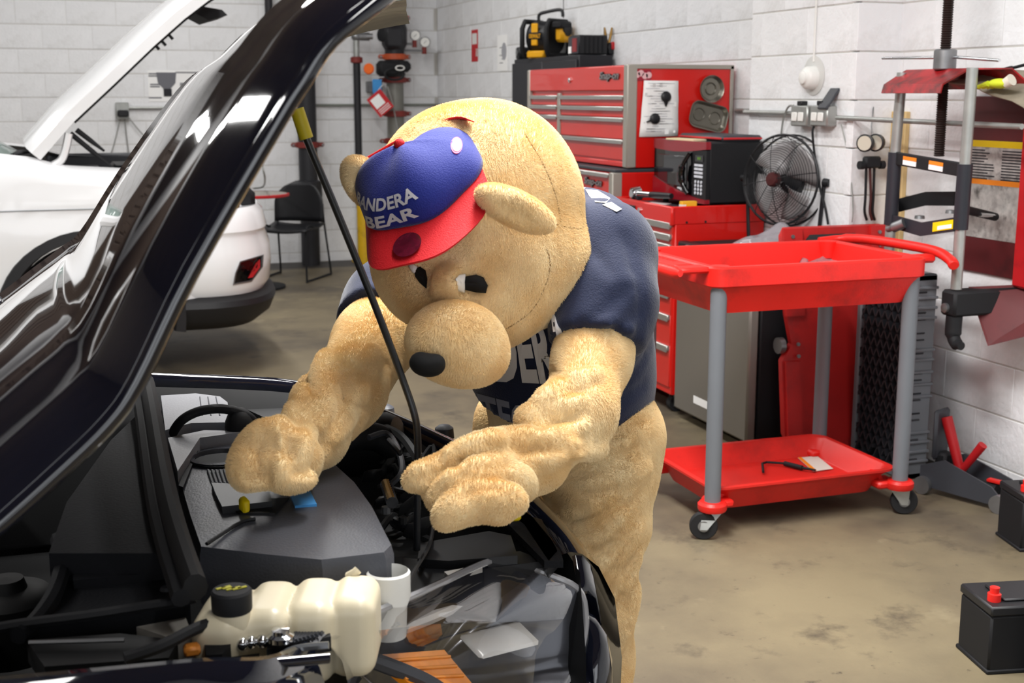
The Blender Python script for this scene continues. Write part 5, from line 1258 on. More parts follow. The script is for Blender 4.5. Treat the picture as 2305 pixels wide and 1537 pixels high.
# upper air duct, embossed, with a black hose over it
obj('air_duct', MB().prism([G(x_, y_, .93) for x_, y_ in ((362, 890), (440, 885), (495, 892), (512, 905), (520, 950), (430, 952), (372, 968))], -Z*.05), lightg, t, smooth=30)
dt = t.children[-1]
for i in range(3):
    a, b_ = G(450+18*i, 893, .9306), G(455+20*i, 935, .9306); obj('embossing', MB().tube([a, b_], .0012, 4), ink, dt)
obj('duct_neck', MB().prism([G(x_, y_, .925) for x_, y_ in ((378, 985), (460, 968), (560, 970), (450, 985), (400, 1060))], -Z*.06), lightg, t, smooth=30)
obj('breather_hose', MB().tube(spline([G(388, 975, .92), G(410, 945, .95), G(450, 925, .965), G(500, 920, .965), G(545, 930, .955), G(570, 950, .935), G(560, 985, .9)], 6), .009, 9), blkm, t)
obj('hose_joint', MB().ell(G(540, 958, .93), (.028, .028, .035), 14, 10), blkm, t)
obj('far_tray', MB().prism([G(x_, y_, .89) for x_, y_ in ((352, 862), (480, 862), (640, 880), (690, 920), (640, 960), (520, 905), (370, 895))], -Z*.03), bayd, t)
for i in range(14):
    c = G(360+22*i+random.uniform(-6, 6), 872+.06*22*i*.5+random.uniform(-6, 12), .90); obj('bay_fastener', MB().ell(c, random.uniform(.006, .011), 8, 6), random.choice([steel, blkm, dgrey]), t)
# engine cover
top = [G(x_, y_, .90) for x_, y_ in ((440, 985), (480, 976), (600, 985), (690, 1012), (745, 1035), (800, 1085), (840, 1140), (868, 1195), (885, 1228), (868, 1245), (725, 1262), (600, 1250), (450, 1232), (425, 1160), (402, 1080), (410, 1035))]
cen = sum(top, Vector())/len(top)
lv = [[cen+(p-cen)*1.01+Z*-.085 for p in top], [cen+(p-cen)*1.005+Z*-.012 for p in top], [cen+(p-cen)*.985 for p in top], [cen+(p-cen)*.82+Z*.004 for p in top], [cen+(p-cen)*.4+Z*.006 for p in top]]
m_ = MB(); m_.grid([r+[r[0]] for r in lv]); m_.v += [tuple(p) for p in lv[-1]]; m_.f.append(list(range(len(m_.v)-len(top), len(m_.v)))); m_.mi.append(0)
ec = obj('engine_cover', m_, cover, t, smooth=28)
gz_ = .908
obj('groove', MB().tube(spline([G(465, 1224, gz_-.002), G(505, 1198, gz_), G(545, 1174, gz_), G(575, 1168, gz_)], 4), .0028, 6), blkm, ec)
obj('slot', MB().prism([G(x_, y_, .9085) for x_, y_ in ((436, 1010), (448, 1008), (412, 1096), (402, 1092))], -Z*.004), blkm, ec)
obj('filler_recess', MB().lathe([(.048, .0), (.052, .006), (.046, .008), (.044, -.0)], G(495, 1035, .905), Z, 30, False), cover, ec)
obj('filler_well', MB().lathe([(.044, .0), (.0, .0015)], G(495, 1035, .9085), Z, 28, False), blkm, ec)
for i in range(6): obj('rib', MB().tube([G(468+9*i, 1058, .907), G(478+9*i, 1088, .907)], .0025, 5), cover, ec)
obj('oil_pad', MB().prism([G(x_, y_, .917) for x_, y_ in ((476, 1086), (604, 1092), (612, 1128), (500, 1140), (486, 1112))], -Z*.014), blk, ec, smooth=30)
obj('pad_well', MB().prism([G(x_, y_, .908) for x_, y_ in ((500, 1132), (600, 1122), (650, 1120), (620, 1155), (540, 1155))], -Z*.006), blkm, ec)  # flat matte black piece beside the oil pad
obj('dipstick', MB().obox(G(550, 1136, .918), (.9, .3, .2), (-.3, .9, .2), Z, .012, .02, .02, .003), ylab, ec)
Q = [G(x_, y_, .910) for x_, y_ in ((648, 1102), (692, 1092), (713, 1134), (664, 1138))]
obj('blue_label', MB().prism(Q, -Z*.004), blue, ec)
# coolant tank: four lobes, cap with yellow print
tk = [G(x_, 1345, .85) for x_ in (480, 580, 680, 790)]
S_ = SDF((.03, 1.36, .74), (.48, 1.78, .95), .0038)
dirx = (G(800, 1300, .87)-G(500, 1300, .87)).normalized(); diry = Vector((-dirx.y, dirx.x, 0))
rot = np.array([dirx, diry, Z]).T
for k, (x_, y_) in enumerate(((505, 1350), (608, 1338), (707, 1327), (798, 1318))):
    c = G(x_, y_, .90)-Z*.055; S_.rbox(c, (.0308, .070-.005*k, .055), .022, .003, rot)
S_.rbox(G(515, 1358, .90)-Z*.03, (.034, .05, .03), .026, .012, rot)
tankm = mat('tank_plastic', 'd9ceb2', .35, var=.06, vs=9)
tank = sdf_obj('coolant_tank', S_, tankm, t, 2)
c = G(521, 1336, .924)
cap = obj('tank_cap', MB().lathe([(.024, -.022), (.025, -.02), (.0255, .003), (.023, .006), (0, .007)], c, Z, 30, False), blkm, tank)
for k in range(5): a = c+Z*.0075+dirx*(-.013+.0065*k)+diry*(.003*math.sin(k*2.1)); obj('cap_print', MB().obox(a, dirx*.8+diry*.6, diry*.8-dirx*.6, Z, .012, .004+.003*(k % 2), .001), mat('cap_yellow', 'b9b32a', .5) if 'cap_yellow' not in MATS else MATS['cap_yellow'], cap)
obj('cap_neck', MB().lathe([(.022, -.06), (.0235, -.022)], c, Z, 24), tankm, tank)
obj('vent_nipple', MB().tube([G(785, 1298, .895), G(800, 1288, .903), G(806, 1282, .906)], [.007, .006, .006], 8), tankm, tank)
# washer filler neck
c = G(874, 1288, .875)
obj('washer_neck', MB().lathe([(.024, -.095), (.026, -.05), (.031, -.035), (.031, .0), (.028, .003), (.027, -.004), (.024, -.06), (0, -.06)], c, Z, 28, False), white, t)
# black boxes, hoses and fittings on the far front
obj('front_panel', MB().prism([G(x_, y_, .80) for x_, y_ in ((800, 905), (880, 930), (1000, 985), (1120, 1060), (1210, 1150), (1255, 1240), (1235, 1262), (1180, 1180), (1085, 1105), (960, 1050), (850, 990))], -Z*.03), mat('panel_satin_black', '1c1d20', .3), t, smooth=30)
obj('caution_label', MB().prism([G(x_, y_, .8015) for x_, y_ in ((882, 978), (930, 976), (965, 986), (905, 990))], Z*.0008), paper, t)
obj('caution_band', MB().prism([G(x_, y_, .8025) for x_, y_ in ((882, 978), (906, 977), (920, 988), (892, 989))], Z*.0008), orange, t)
obj('caution_strip', MB().prism([G(x_, y_, .8015) for x_, y_ in ((920, 1008), (970, 1005), (975, 1009), (925, 1012))], Z*.0008), mat('strip_orange', 'b8552a', .5), t)
for x_, y_ in ((868, 938), (1000, 985)): obj('latch_stop', MB().lathe([(.022, 0), (.02, .022), (.012, .028), (0, .029)], G(x_, y_, .805), Z, 16, False), dgrey, t)
obj('throttle_body', MB().lathe([(.05, -.08), (.062, -.06), (.066, .05), (.055, .07), (.03, .075)], G(825, 1005, .83), Vector((.8, -.5, .15)), 24), bayd, t)
obj('intake_hose', MB().tube(spline([G(740, 1010, .86), G(790, 985, .88), G(850, 985, .87), G(900, 1020, .84)], 5), .028, 12), blkm, t)
obj('loom', MB().tube(spline([G(830, 985, .9), G(870, 975, .9), G(895, 1010, .88), G(905, 1060, .86), G(880, 1090, .84)], 5), .006, 6), dgrey, t)
obj('loom', MB().tube(spline([G(860, 960, .88), G(905, 985, .88), G(940, 1035, .86), G(960, 1090, .84)], 5), .009, 6), blkm, t)
obj('clip_bar', MB().obox(G(888, 1005, .9), G(912, 1030, .9)-G(862, 975, .9), (0, .3, 1), (1, 0, 0), .09, .012, .01, .003), blk, t)
bs_ = MB(); p0_, p1_ = G(868, 1088, .86), G(884, 1134, .86)
n_ = 10; prf = []
for i in range(n_): prf += [(.008, (p1_-p0_).length*i/n_), (.0105, (p1_-p0_).length*(i+.5)/n_)]
obj('threaded_stud', MB().lathe(prf, p0_, p1_-p0_, 12), chrome, t, smooth=20)
for i in range(60):
    x_, y_ = random.uniform(790, 960), random.uniform(1000, 1200)
    if x_ < 800+(y_-1000)*.42: continue
    c = G(x_, y_, random.uniform(.76, .84)); k = random.random()
    if k < .45: obj('fitting', MB().obox(c, Vector((random.uniform(-1, 1), random.uniform(-1, 1), .2)), Vector((.2, -.3, 1)), Vector((1, .3, 0)), random.uniform(.015, .04), random.uniform(.012, .03), random.uniform(.01, .025), .004), random.choice([bayd, blk, blkm]), t)
    elif k < .8: obj('hose', MB().tube(spline([c, c+Vector((random.uniform(-.05, .05), random.uniform(-.05, .05), .02)), c+Vector((random.uniform(-.08, .08), random.uniform(-.08, .08), -.01))], 4), random.uniform(.004, .009), 6), random.choice([blkm, bayd]), t)
    else: obj('bolt', MB().cyl(c, c+Z*.012, random.uniform(.005, .009), n=8), random.choice([steel, dgrey, bayd]), t)
obj('engine_block', MB().box(.30, .60, 2.0, 2.40, .64, .76, .03), bayd, t)
fbz = .80
fb = obj('fuse_box', MB().prism([G(x_, y_, fbz) for x_, y_ in ((945, 1222), (1100, 1195), (1150, 1205), (1165, 1250), (1010, 1262), (940, 1258))], -Z*.1), blk, t, smooth=30)
obj('support_bar', MB().prism([G(x_, y_, .785) for x_, y_ in ((905, 1255), (1000, 1262), (1170, 1240), (1230, 1262), (1090, 1280), (960, 1345), (900, 1350))], -Z*.06), blk, t, smooth=30)
obj('part_label', MB().prism([G(x_, y_, .786) for x_, y_ in ((1000, 1297), (1078, 1282), (1086, 1288), (1012, 1309))], Z*.008), white, t)
obj('harness', MB().tube(spline([G(975, 1185, .8), G(965, 1230, .81), G(930, 1290, .82), G(905, 1345, .82)], 5), .0035, 6), blk, t)
obj('side_shield', MB().prism([G(x_, y_, .80) for x_, y_ in ((1130, 1165), (1180, 1140), (1262, 1240), (1268, 1262), (1225, 1262))], -Z*.012), bayp, t)
obj('yellow_stop', MB().obox(G(1160, 1157, .825), X, Y, Z, .018, .018, .022, .004), ylab, t)
obj('yellow_post', MB().cyl(G(1160, 1157, .81)-Z*.05, G(1160, 1157, .81), .006, n=8), blkm, t)
# hood prop
pr = [at(x_, y_, d_) for x_, y_, d_ in ((668, 245, 1.88), (690, 312, 1.89), (760, 480, 1.93), (845, 690, 1.98), (905, 850, 2.02), (932, 930, 2.03), (940, 985, 2.04), (940, 1100, 2.06), (938, 1238, 2.08))]
rod = obj('hood_prop', MB().tube(spline(pr, 5), .0058, 10), mat('rod_black', '16171a', .3), t)
obj('grip_sleeve', MB().tube([pr[0], pr[1]], .0105, 12), mat('grip_yellow', 'c9b51e', .5), rod)
# headlamp, near side
lensm = bpy.data.materials.new('clear_lens'); lensm.use_nodes = True
nt = lensm.node_tree; nt.nodes.remove(nt.nodes['Principled BSDF']); o_ = nt.nodes['Material Output']
tr, gl_, mxs, fr_ = nt.nodes.new('ShaderNodeBsdfTransparent'), nt.nodes.new('ShaderNodeBsdfGlossy'), nt.nodes.new('ShaderNodeMixShader'), nt.nodes.new('ShaderNodeLayerWeight')
tr.inputs[0].default_value = (.95, .95, .96, 1); gl_.inputs['Roughness'].default_value = .04
pw_ = nt.nodes.new('ShaderNodeMath'); pw_.operation = 'POWER'; pw_.inputs[1].default_value = 2.6; nt.links.new(fr_.outputs['Facing'], pw_.inputs[0])
mp_ = nt.nodes.new('ShaderNodeMapRange'); mp_.inputs[3].default_value = .06; mp_.inputs[4].default_value = .95; nt.links.new(pw_.outputs[0], mp_.inputs[0])
nt.links.new(mp_.outputs[0], mxs.inputs[0]); nt.links.new(tr.outputs[0], mxs.inputs[1]); nt.links.new(gl_.outputs[0], mxs.inputs[2]); nt.links.new(mxs.outputs[0], o_.inputs[0])
ol = spline([G(*p) for p in HL]+[G(*HL[0])], 4)[:-1]
hc = G(1060, 1440, .715)
vn = Vector((.55, -.5, .65)).normalized()
def dome(scale, lift, n=7):
    rows = []
    for k in range(n+1):
        s_ = 1-k/n; rows.append([hc+vn*lift*(1-s_*s_)+(p-hc)*s_*scale for p in ol])
    return [r+[r[0]] for r in rows]
hl = obj('headlamp', MB().grid([[p-vn*.0 for p in ol+[ol[0]]], [p-vn*.012 for p in ol+[ol[0]]], [hc+(p-hc)*.97-vn*.06 for p in ol+[ol[0]]]]), blk, t, smooth=60)
obj('lens', MB().grid(dome(1.0, .055)), lensm, hl, smooth=180)
obj('lens_rim', MB().tube(ol, .006, 7, closed=True), mat('rim_highlight', '8f8f92', .12, coat=.8), hl)  # rim colour lightened to stand in for the lens edge highlight
obj('bowl', MB().grid(dome(.97, -.10)), mat('bowl_dark', '4a4b50', .2, metal=.5, coat=.6), hl, smooth=180)
slv = mat('lamp_silver', 'e4e3df', .25, metal=.15)
def HLp(x, y, z_, up=0):                                 # z_ unused for depth: points lie a fixed way under the lens plane
    d = Vector(ray(x, y)); o = Vector(_O); return o+d*(((hc-o).dot(vn)+up-.022)/d.dot(vn))
obj('projector', MB().lathe([(.042, -.03), (.046, .0), (.042, .008), (.036, .004), (.034, -.006), (0, -.004)], HLp(1232, 1470, .655, -.03), Vector((.8, -.35, .2)), 32), blkg, hl)
obj('silver_shroud', MB().obox(HLp(1125, 1440, .672, .016), Vector((.75, .25, -.05)), Vector((-.3, .8, .3)), vn, .12, .06, .012, .006), slv, hl)
obj('silver_fin', MB().obox(HLp(1205, 1405, .685, .006), Vector((.1, .8, .3)), Vector((.8, .1, -.3)), vn, .06, .03, .012, .006), slv, hl)
obj('beam_lens', MB().ell(HLp(1228, 1468, .66, -.02), (.028, .028, .028), 18, 12), mat('lamp_glass', 'cfd3da', .05, trans=.6, coat=.5), hl)
Q = [HLp(x_, y_, z_) for x_, y_, z_ in ((846, 1474, .735), (1000, 1462, .715), (1062, 1537, .655), (1075, 1570, .64), (960, 1570, .67))]
am = obj('amber_reflector', MB().prism(Q, -vn*.012), mat('amber', 'f08f0c', .25, coat=.5, var=.08, vs=60), hl)
for k in range(5):
    a, b_ = Q[0].lerp(Q[4], .15+.2*k), Q[1].lerp(Q[3], .15+.2*k); obj('reflector_rib', MB().tube([a+vn*.001, b_+vn*.001], .0028, 6), MATS['amber'], am)
obj('grey_bezel', MB().tube(spline([HLp(760, 1460, .80), HLp(850, 1490, .745), HLp(960, 1535, .69), HLp(1040, 1590, .64)], 5), .012, 8), dgrey, hl)
obj('marker_strip', MB().tube(spline([HLp(800, 1440, .80), HLp(880, 1420, .78), HLp(960, 1392, .76), HLp(1030, 1360, .745)], 5), .011, 8), slv, hl)
obj('red_marker', MB().obox(HLp(1265, 1352, .70, .0), Vector((.3, .6, -.3)), vn.cross(Vector((.3, .6, -.3))), vn, .05, .02, .006, .002), mat('lamp_red', '7a1418', .25, coat=.5), hl)
obj('bulb_cap', MB().obox(HLp(1205, 1345, .72, .0), Vector((.3, .6, -.3)), vn.cross(Vector((.3, .6, -.3))), vn, .03, .03, .012, .004), slv, hl)
obj('seam_highlight', MB().tube(spline([G(740, 1452, .87), G(660, 1462, .865), G(610, 1495, .85), G(590, 1545, .83), G(585, 1600, .8)], 5), .005, 7), mat('highlight_grey', '8a8c90', .1, metal=.6), t)  # pale tube added in place of the highlight streak along the seam
# ================================================================== person in the bear suit
_Fv, _Rv, _Uv = Vector(_F).normalized(), Vector(_r), Vector(_U)
fur = mat('plush_fur', 'd9b377', .85, sheen=.7, var=.12, vs=7, bump=.5, bs=170)
def fur_nodes(m):                                       # brushed pile: broad light and dark patches over a fine nap
    nt = m.node_tree; n = nt.nodes; L = nt.links; b = n['Principled BSDF']
    tc = [x for x in n if x.type == 'TEX_COORD'][0]
    t = n.new('ShaderNodeTexNoise'); t.inputs['Scale'].default_value = 14; t.inputs['Detail'].default_value = 4; L.new(tc.outputs['Object'], t.inputs['Vector'])
    r = n.new('ShaderNodeValToRGB'); r.color_ramp.elements[0].position = .32; r.color_ramp.elements[0].color = lin('edcc92'); r.color_ramp.elements[1].position = .68; r.color_ramp.elements[1].color = lin('f7e2b6')
    L.new(t.outputs['Fac'], r.inputs[0]); L.new(r.outputs[0], b.inputs['Base Color'])
    b.inputs['Sheen Tint'].default_value = lin('fff0d2'); b.inputs['Sheen Roughness'].default_value = .5
    f_ = n.new('ShaderNodeTexNoise'); f_.inputs['Scale'].default_value = 600; f_.inputs['Detail'].default_value = 3; L.new(tc.outputs['Object'], f_.inputs['Vector'])
    g_ = n.new('ShaderNodeTexNoise'); g_.inputs['Scale'].default_value = 45; g_.inputs['Detail'].default_value = 4; L.new(tc.outputs['Object'], g_.inputs['Vector'])
    ad = n.new('ShaderNodeMath'); ad.operation = 'MULTIPLY_ADD'; L.new(g_.outputs['Fac'], ad.inputs[0]); ad.inputs[1].default_value = .5; L.new(f_.outputs['Fac'], ad.inputs[2])
    bp = [x for x in n if x.type == 'BUMP'][0]; bp.inputs['Strength'].default_value = .4; bp.inputs['Distance'].default_value = .006; L.new(ad.outputs[0], bp.inputs['Height'])
fur_nodes(fur)
for l_ in list(fur.node_tree.links):
    if l_.to_socket.name == 'Normal' and l_.to_node.type == 'BSDF_PRINCIPLED': fur.node_tree.links.remove(l_)
navyt = mat('navy_cotton', '19223f', .85, sheen=.25, var=.06, vs=8, bump=.25, bs=320)
capb = mat('cap_blue', '182783', .8, sheen=.2, bump=.3, bs=420)
capr = mat('cap_red', 'd3141f', .75, sheen=.2, bump=.3, bs=420) if 'cap_red' not in MATS else mat('cap_visor_red', 'd3141f', .75, bump=.3, bs=420)
blackfelt = mat('black_felt', '050506', .9)
felt = mat('white_felt', 'f0efec', .8)
printw = mat('print_white', 'e6e6ea', .6)
printg = mat('print_grey', '8d8f9c', .6)
P = thing('person', 'person in tan bear costume, navy shirt and blue cap leaning over the engine', 'person', (1.05, 2.4, 0))
class CS(SDF):                                          # the same modelling, addressed by what the photograph shows
    def E(s, x, y, d, rx, ry, rz, k=.03, ang=0, yaw=0, cut=False):
        c = at(x, y, d); m = px(1, d); a = math.radians(ang); b_ = math.radians(yaw)
        r0, u0, f0 = _Rv, _Uv, _Fv
        r1 = r0*math.cos(b_)+f0*math.sin(b_); f1 = f0*math.cos(b_)-r0*math.sin(b_)
        r2 = r1*math.cos(a)+u0*math.sin(a); u2 = u0*math.cos(a)-r1*math.sin(a)
        s.ell(c, (rx*m, ry*m, rz*m), k, np.array([r2, u2, f1]).T, cut)
    def limb(s, pts, k=.03, wr=None):
        for i, ((xa, ya, da, ra), (xb, yb, db, rb)) in enumerate(zip(pts[:-1], pts[1:])):
            s.cone(at(xa, ya, da), at(xb, yb, db), px(ra, da), px(rb, db), k, wr[i] if isinstance(wr, (list, tuple)) else wr)
def folds(a, f_, tw, lo=0, hi=1, ph=0):
    def w(t, ang):
        e = np.clip((t-lo)/.2, 0, 1)*np.clip((hi+.15-t)/.2, 0, 1)
        s1 = np.sin(t*f_*.55+ang*tw*.5*2+ph); s2 = np.sin(t*f_*.33-ang*1.0+ph*3.1)
        return .42*a*e*(s1+.8*s2)
    return w
def trace(s, x, y, off=.002, near=1.6, far=3.3):        # first point of a modelled surface along a sight line
    d = ray(x, y); d = d/np.linalg.norm(d); tt = near; n = np.array(s.d.shape)
    while tt < far:
        p = _O+d*tt; g = (p-s.lo)/s.h; i = np.floor(g).astype(int)
        if (i < 0).any() or (i >= n-1).any(): tt += .01; continue
        f_ = g-i; c = s.d[i[0]:i[0]+2, i[1]:i[1]+2, i[2]:i[2]+2]
        v = (((c[0]*(1-f_[0])+c[1]*f_[0])[0]*(1-f_[1])+(c[0]*(1-f_[0])+c[1]*f_[0])[1]*f_[1])*np.array([1-f_[2], f_[2]])).sum()
        if v < .0006: return Vector(p-d*off)
        tt += max(.0015, min(.02, float(v)*.7))
    return None
# ---- body of the suit: one surface, feet to mitts
hipL, hipR = at(1372, 985, 2.60), at(1180, 960, 2.86)
lo = np.array([.12, 1.62, -.01]); hi = np.array([1.5, 3.05, 1.42])
B = CS(lo, hi, .0068)
B.limb([(1275, 940, 2.66, 172), (1262, 800, 2.60, 172), (1240, 660, 2.52, 176), (1190, 600, 2.5, 120)], .05)   # trunk
# legs
kL = Vector((hipL.x-.05, hipL.y-.0, .50)); fL = Vector((hipL.x-.04, hipL.y+.0, .09))
kR = Vector((hipR.x-.05, hipR.y+.0, .50)); fR = Vector((hipR.x-.02, hipR.y+.02, .09))
B.cone(hipL, kL, .112, .098, .04, folds(.008, 34, 2.2, .15, 1, .4)); B.cone(kL, fL, .098, .088, .03, folds(.008, 30, -2, 0, 1, 1.1))
B.cone(hipR, kR, .112, .098, .04, folds(.006, 26, 2)); B.cone(kR, fR, .098, .088, .03, folds(.006, 24, 2))
for f_ in (fL, fR): B.ell(f_+Vector((-.09, -.01, -.02)), (.16, .085, .075), .04)
# left arm (nearer the camera)
B.limb([(1365, 640, 2.36, 92), (1334, 805, 2.28, 80), (1298, 930, 2.16, 80), (1200, 1030, 2.06, 70), (1100, 1085, 1.98, 62)], .035,
       [None, folds(.004, 16, 1.5, .2, 1), folds(.0065, 24, 2.2, 0, 1, .6), folds(.008, 26, -2.2, 0, 1, 1.2), folds(.008, 20, 2, 0, 1, .3)])
B.E(1085, 1112, 1.94, 92, 54, 80, .02, -14); B.E(1010, 1098, 1.94, 62, 28, 44, .012, 24); B.E(962, 1082, 1.945, 38, 20, 28, .01, 18)   # palm and the fingers laid forward
B.E(1050, 1150, 1.905, 72, 30, 48, .008, 2); B.E(1120, 1148, 1.905, 40, 32, 44, .008, -8); B.E(1075, 1050, 1.97, 84, 26, 44, .012, 14)
# right arm (reaching further)
B.limb([(885, 690, 2.72, 82), (842, 770, 2.56, 84), (780, 880, 2.36, 80), (705, 975, 2.17, 70), (650, 1020, 2.06, 62)], .035,
       [None, folds(.003, 14, 1.5), folds(.0065, 24, 2.4, .1, 1, .2), folds(.010, 24, -2.4, 0, 1, .9), folds(.009, 18, 2, 0, 1, .1)])
B.E(598, 1022, 1.99, 76, 60, 62, .02, 44); B.E(548, 1066, 1.95, 32, 40, 42, .016, 20); B.E(580, 1080, 1.94, 46, 22, 40, .012, 0)
B.E(655, 1046, 1.98, 34, 62, 46, .012, -20); B.E(640, 1072, 1.95, 36, 36, 40, .012, -10); B.E(690, 1040, 2.02, 34, 58, 44, .014, -14); B.E(672, 1082, 1.95, 42, 26, 38, .012, 12)
def creases(sd, lines, r=.008, k=.006, near=1.5):       # cloth folds pressed in along the lines the photograph shows
    for ln in lines:
        c = [trace(sd, q.x, q.y, .003, near) for q in spline([(a, b_, 0) for a, b_ in ln], 3)]; c = [p for p in c if p]
        for a, b_ in zip(c[:-1], c[1:]):
            if 1e-4 < (b_-a).length < .09:
                A, B_ = np.array(a, np.float32), np.array(b_, np.float32); v = B_-A; i0 = np.maximum(0, np.floor((np.minimum(A, B_)-.05-sd.lo)/sd.h).astype(int)); i1 = np.ceil((np.maximum(A, B_)+.05-sd.lo)/sd.h).astype(int)
                s_ = tuple(slice(i0[i], i1[i]) for i in range(3)); q = sd.P[s_]-A; t_ = np.clip((q @ v)/(v @ v), 0, 1); q = q-t_[..., None]*v
                d = np.sqrt((q*q).sum(-1))-r; D = sd.d[s_]; h = np.clip(.5-.5*(D+d)/k, 0, 1); sd.d[s_] = D*(1-h)-d*h+k*h*(1-h)
def rolls(sd, lines, k=.004):                           # soft rolls of slack cloth, proud of the limb
    for r_, up, ln in lines:
        c = [trace(sd, q.x, q.y, 0, 1.5) for q in spline([(a, b_, 0) for a, b_ in ln], 3)]; c = [p for p in c if p]
        n = len(c)
        for q in range(n-1):
            if (c[q+1]-c[q]).length > .09: continue
            R = [r_*.000865*(.45+.55*math.sin(PI*min(1, max(0, (e+.6)/(n+.2))))**.7) for e in (q, q+1)]
            vd_ = [Vector(p-Vector(_O)).normalized() for p in (c[q], c[q+1])]
            sd.cone(c[q]+vd_[0]*(R[0]-up*R[0]/(r_*.000865)), c[q+1]+vd_[1]*(R[1]-up*R[1]/(r_*.000865)), R[0], R[1], k)
rolls(B, [(30, .020, [(930, 1082), (1000, 1046), (1075, 1030), (1150, 1038)]), (34, .022, [(985, 1128), (1030, 1090), (1100, 1068), (1160, 1080), (1182, 1104)]), (36, .022, [(1000, 1166), (1050, 1132), (1110, 1118), (1160, 1130)]),
          (24, .014, [(1010, 1025), (1080, 1000), (1160, 990), (1250, 985), (1310, 955)]), (28, .013, [(1140, 965), (1220, 930), (1300, 905)]), (26, .008, [(1215, 905), (1280, 870), (1340, 845)]), (24, .013, [(1185, 1045), (1230, 1030), (1285, 1000)]),
          (26, .014, [(735, 800), (725, 850), (735, 900), (720, 960)]), (24, .015, [(690, 860), (680, 900), (690, 950), (690, 990)]), (24, .016, [(658, 920), (665, 960), (672, 1010), (668, 1052)]), (28, .018, [(628, 955), (630, 1000), (622, 1050), (640, 1080)]),
          (30, .012, [(600, 965), (572, 1000), (550, 1050), (560, 1080)]), (24, .009, [(778, 840), (788, 890), (775, 940), (745, 985)]), (24, .007, [(840, 790), (830, 850), (800, 900)]),
          (28, .009, [(1270, 1085), (1360, 1080), (1440, 1040)]), (28, .009, [(1280, 1150), (1370, 1120), (1450, 1050)]), (28, .009, [(1290, 1225), (1370, 1190), (1440, 1120)]), (28, .009, [(1310, 1300), (1380, 1250), (1435, 1180)]), (26, .009, [(1335, 1380), (1395, 1310), (1430, 1240)]), (26, .009, [(1370, 1470), (1405, 1390), (1425, 1320)]), (26, .008, [(1290, 1010), (1370, 1000), (1455, 965)])])
creases(B, [[(1272, 886), (1315, 871), (1345, 850)], [(1215, 960), (1255, 948), (1300, 937)], [(1115, 1003), (1170, 1013), (1225, 1006), (1280, 1010)], [(1020, 1057), (1078, 1046), (1151, 1039)],
            [(984, 1105), (1042, 1072), (1115, 1068), (1151, 1079)], [(1035, 1116), (1086, 1090), (1133, 1094)], [(1162, 1028), (1200, 1040), (1224, 1057)], [(930, 1075), (990, 1062), (1040, 1035)], [(1240, 830), (1290, 850), (1330, 825)],
            [(742, 821), (748, 862), (764, 895), (759, 933), (742, 971)], [(693, 854), (696, 895), (707, 933), (718, 971), (720, 996)], [(677, 884), (677, 922), (671, 966), (655, 1010)], [(640, 944), (655, 982), (649, 1026)],
            [(619, 977), (611, 1015), (600, 1048), (603, 1090)], [(559, 1078), (580, 1072), (597, 1067)], [(660, 1059), (680, 1054), (699, 1061)], [(873, 815), (840, 875), (808, 925), (765, 970), (726, 1007)],
            [(1262, 1075), (1340, 1060), (1440, 1005)], [(1265, 1095), (1330, 1108), (1400, 1095)], [(1280, 1180), (1360, 1150), (1450, 1080)], [(1290, 1260), (1370, 1220), (1440, 1150)], [(1310, 1330), (1380, 1280), (1432, 1200)],
            [(1340, 1420), (1400, 1340), (1428, 1280)], [(1370, 1500), (1400, 1420), (1420, 1360)], [(1300, 1010), (1380, 985), (1460, 940)], [(1390, 1060), (1430, 1000), (1465, 960)]])
body = sdf_obj('bear_suit', B, fur, P, 1)
# ---- shirt
T = CS(np.array([.40, 1.70, .70]), np.array([1.45, 3.0, 1.50]), .0095)
def cloth(a, f_, tw, ph): return folds(a, f_, tw, 0, 1, ph)
T.limb([(1275, 950, 2.66, 196), (1266, 820, 2.61, 194), (1248, 680, 2.54, 200), (1225, 585, 2.52, 165)], .06, [cloth(.004, 16, 2, .2), cloth(.005, 14, 3, .7), cloth(.004, 10, 2, 1.4)])
T.E(1330, 560, 2.52, 118, 130, 150, .05)
hp = [at(1483, 905, 2.62), at(1328, 1003, 2.44), at(1062, 884, 2.60)]
hn = (hp[1]-hp[0]).cross(hp[2]-hp[0]); hn = hn if hn.z < 0 else -hn
T.plane(hp[0], hn)
S2 = CS(T.lo, np.array([1.45, 3.0, 1.50]), .0095)
S2.limb([(1352, 575, 2.40, 130), (1360, 680, 2.335, 116), (1330, 820, 2.265, 112)], .03, [None, cloth(.005, 12, 2, .3)])
a0, b0 = at(1352, 690, 2.36), at(1335, 830, 2.30); S2.plane(at(1337, 786, 2.31), (b0-a0).normalized()+_Uv*-.2)
T.smin(S2.d, .03)
S3 = CS(T.lo, np.array([1.45, 3.0, 1.50]), .0095)
S3.limb([(960, 640, 2.72, 115), (885, 690, 2.69, 108), (826, 800, 2.52, 110)], .03, [None, cloth(.004, 12, 2, 1)])
a0, b0 = at(885, 690, 2.70), at(830, 790, 2.54); S3.plane(at(862, 744, 2.60), (b0-a0).normalized())
T.smin(S3.d, .02); T.limb([(1225, 600, 2.56, 130), (960, 640, 2.74, 100)], .05)
creases(T, [[(1438, 600), (1446, 680), (1440, 770)], [(1330, 560), (1360, 590), (1374, 614)], [(1300, 725), (1355, 700), (1420, 645)], [(1330, 765), (1390, 742), (1432, 705)], [(1385, 880), (1430, 840), (1468, 780)], [(1345, 950), (1400, 900), (1450, 870)], [(1400, 520), (1420, 560), (1425, 610)]], .0075, .008)
shirt = sdf_obj('shirt', T, navyt, P, 2)
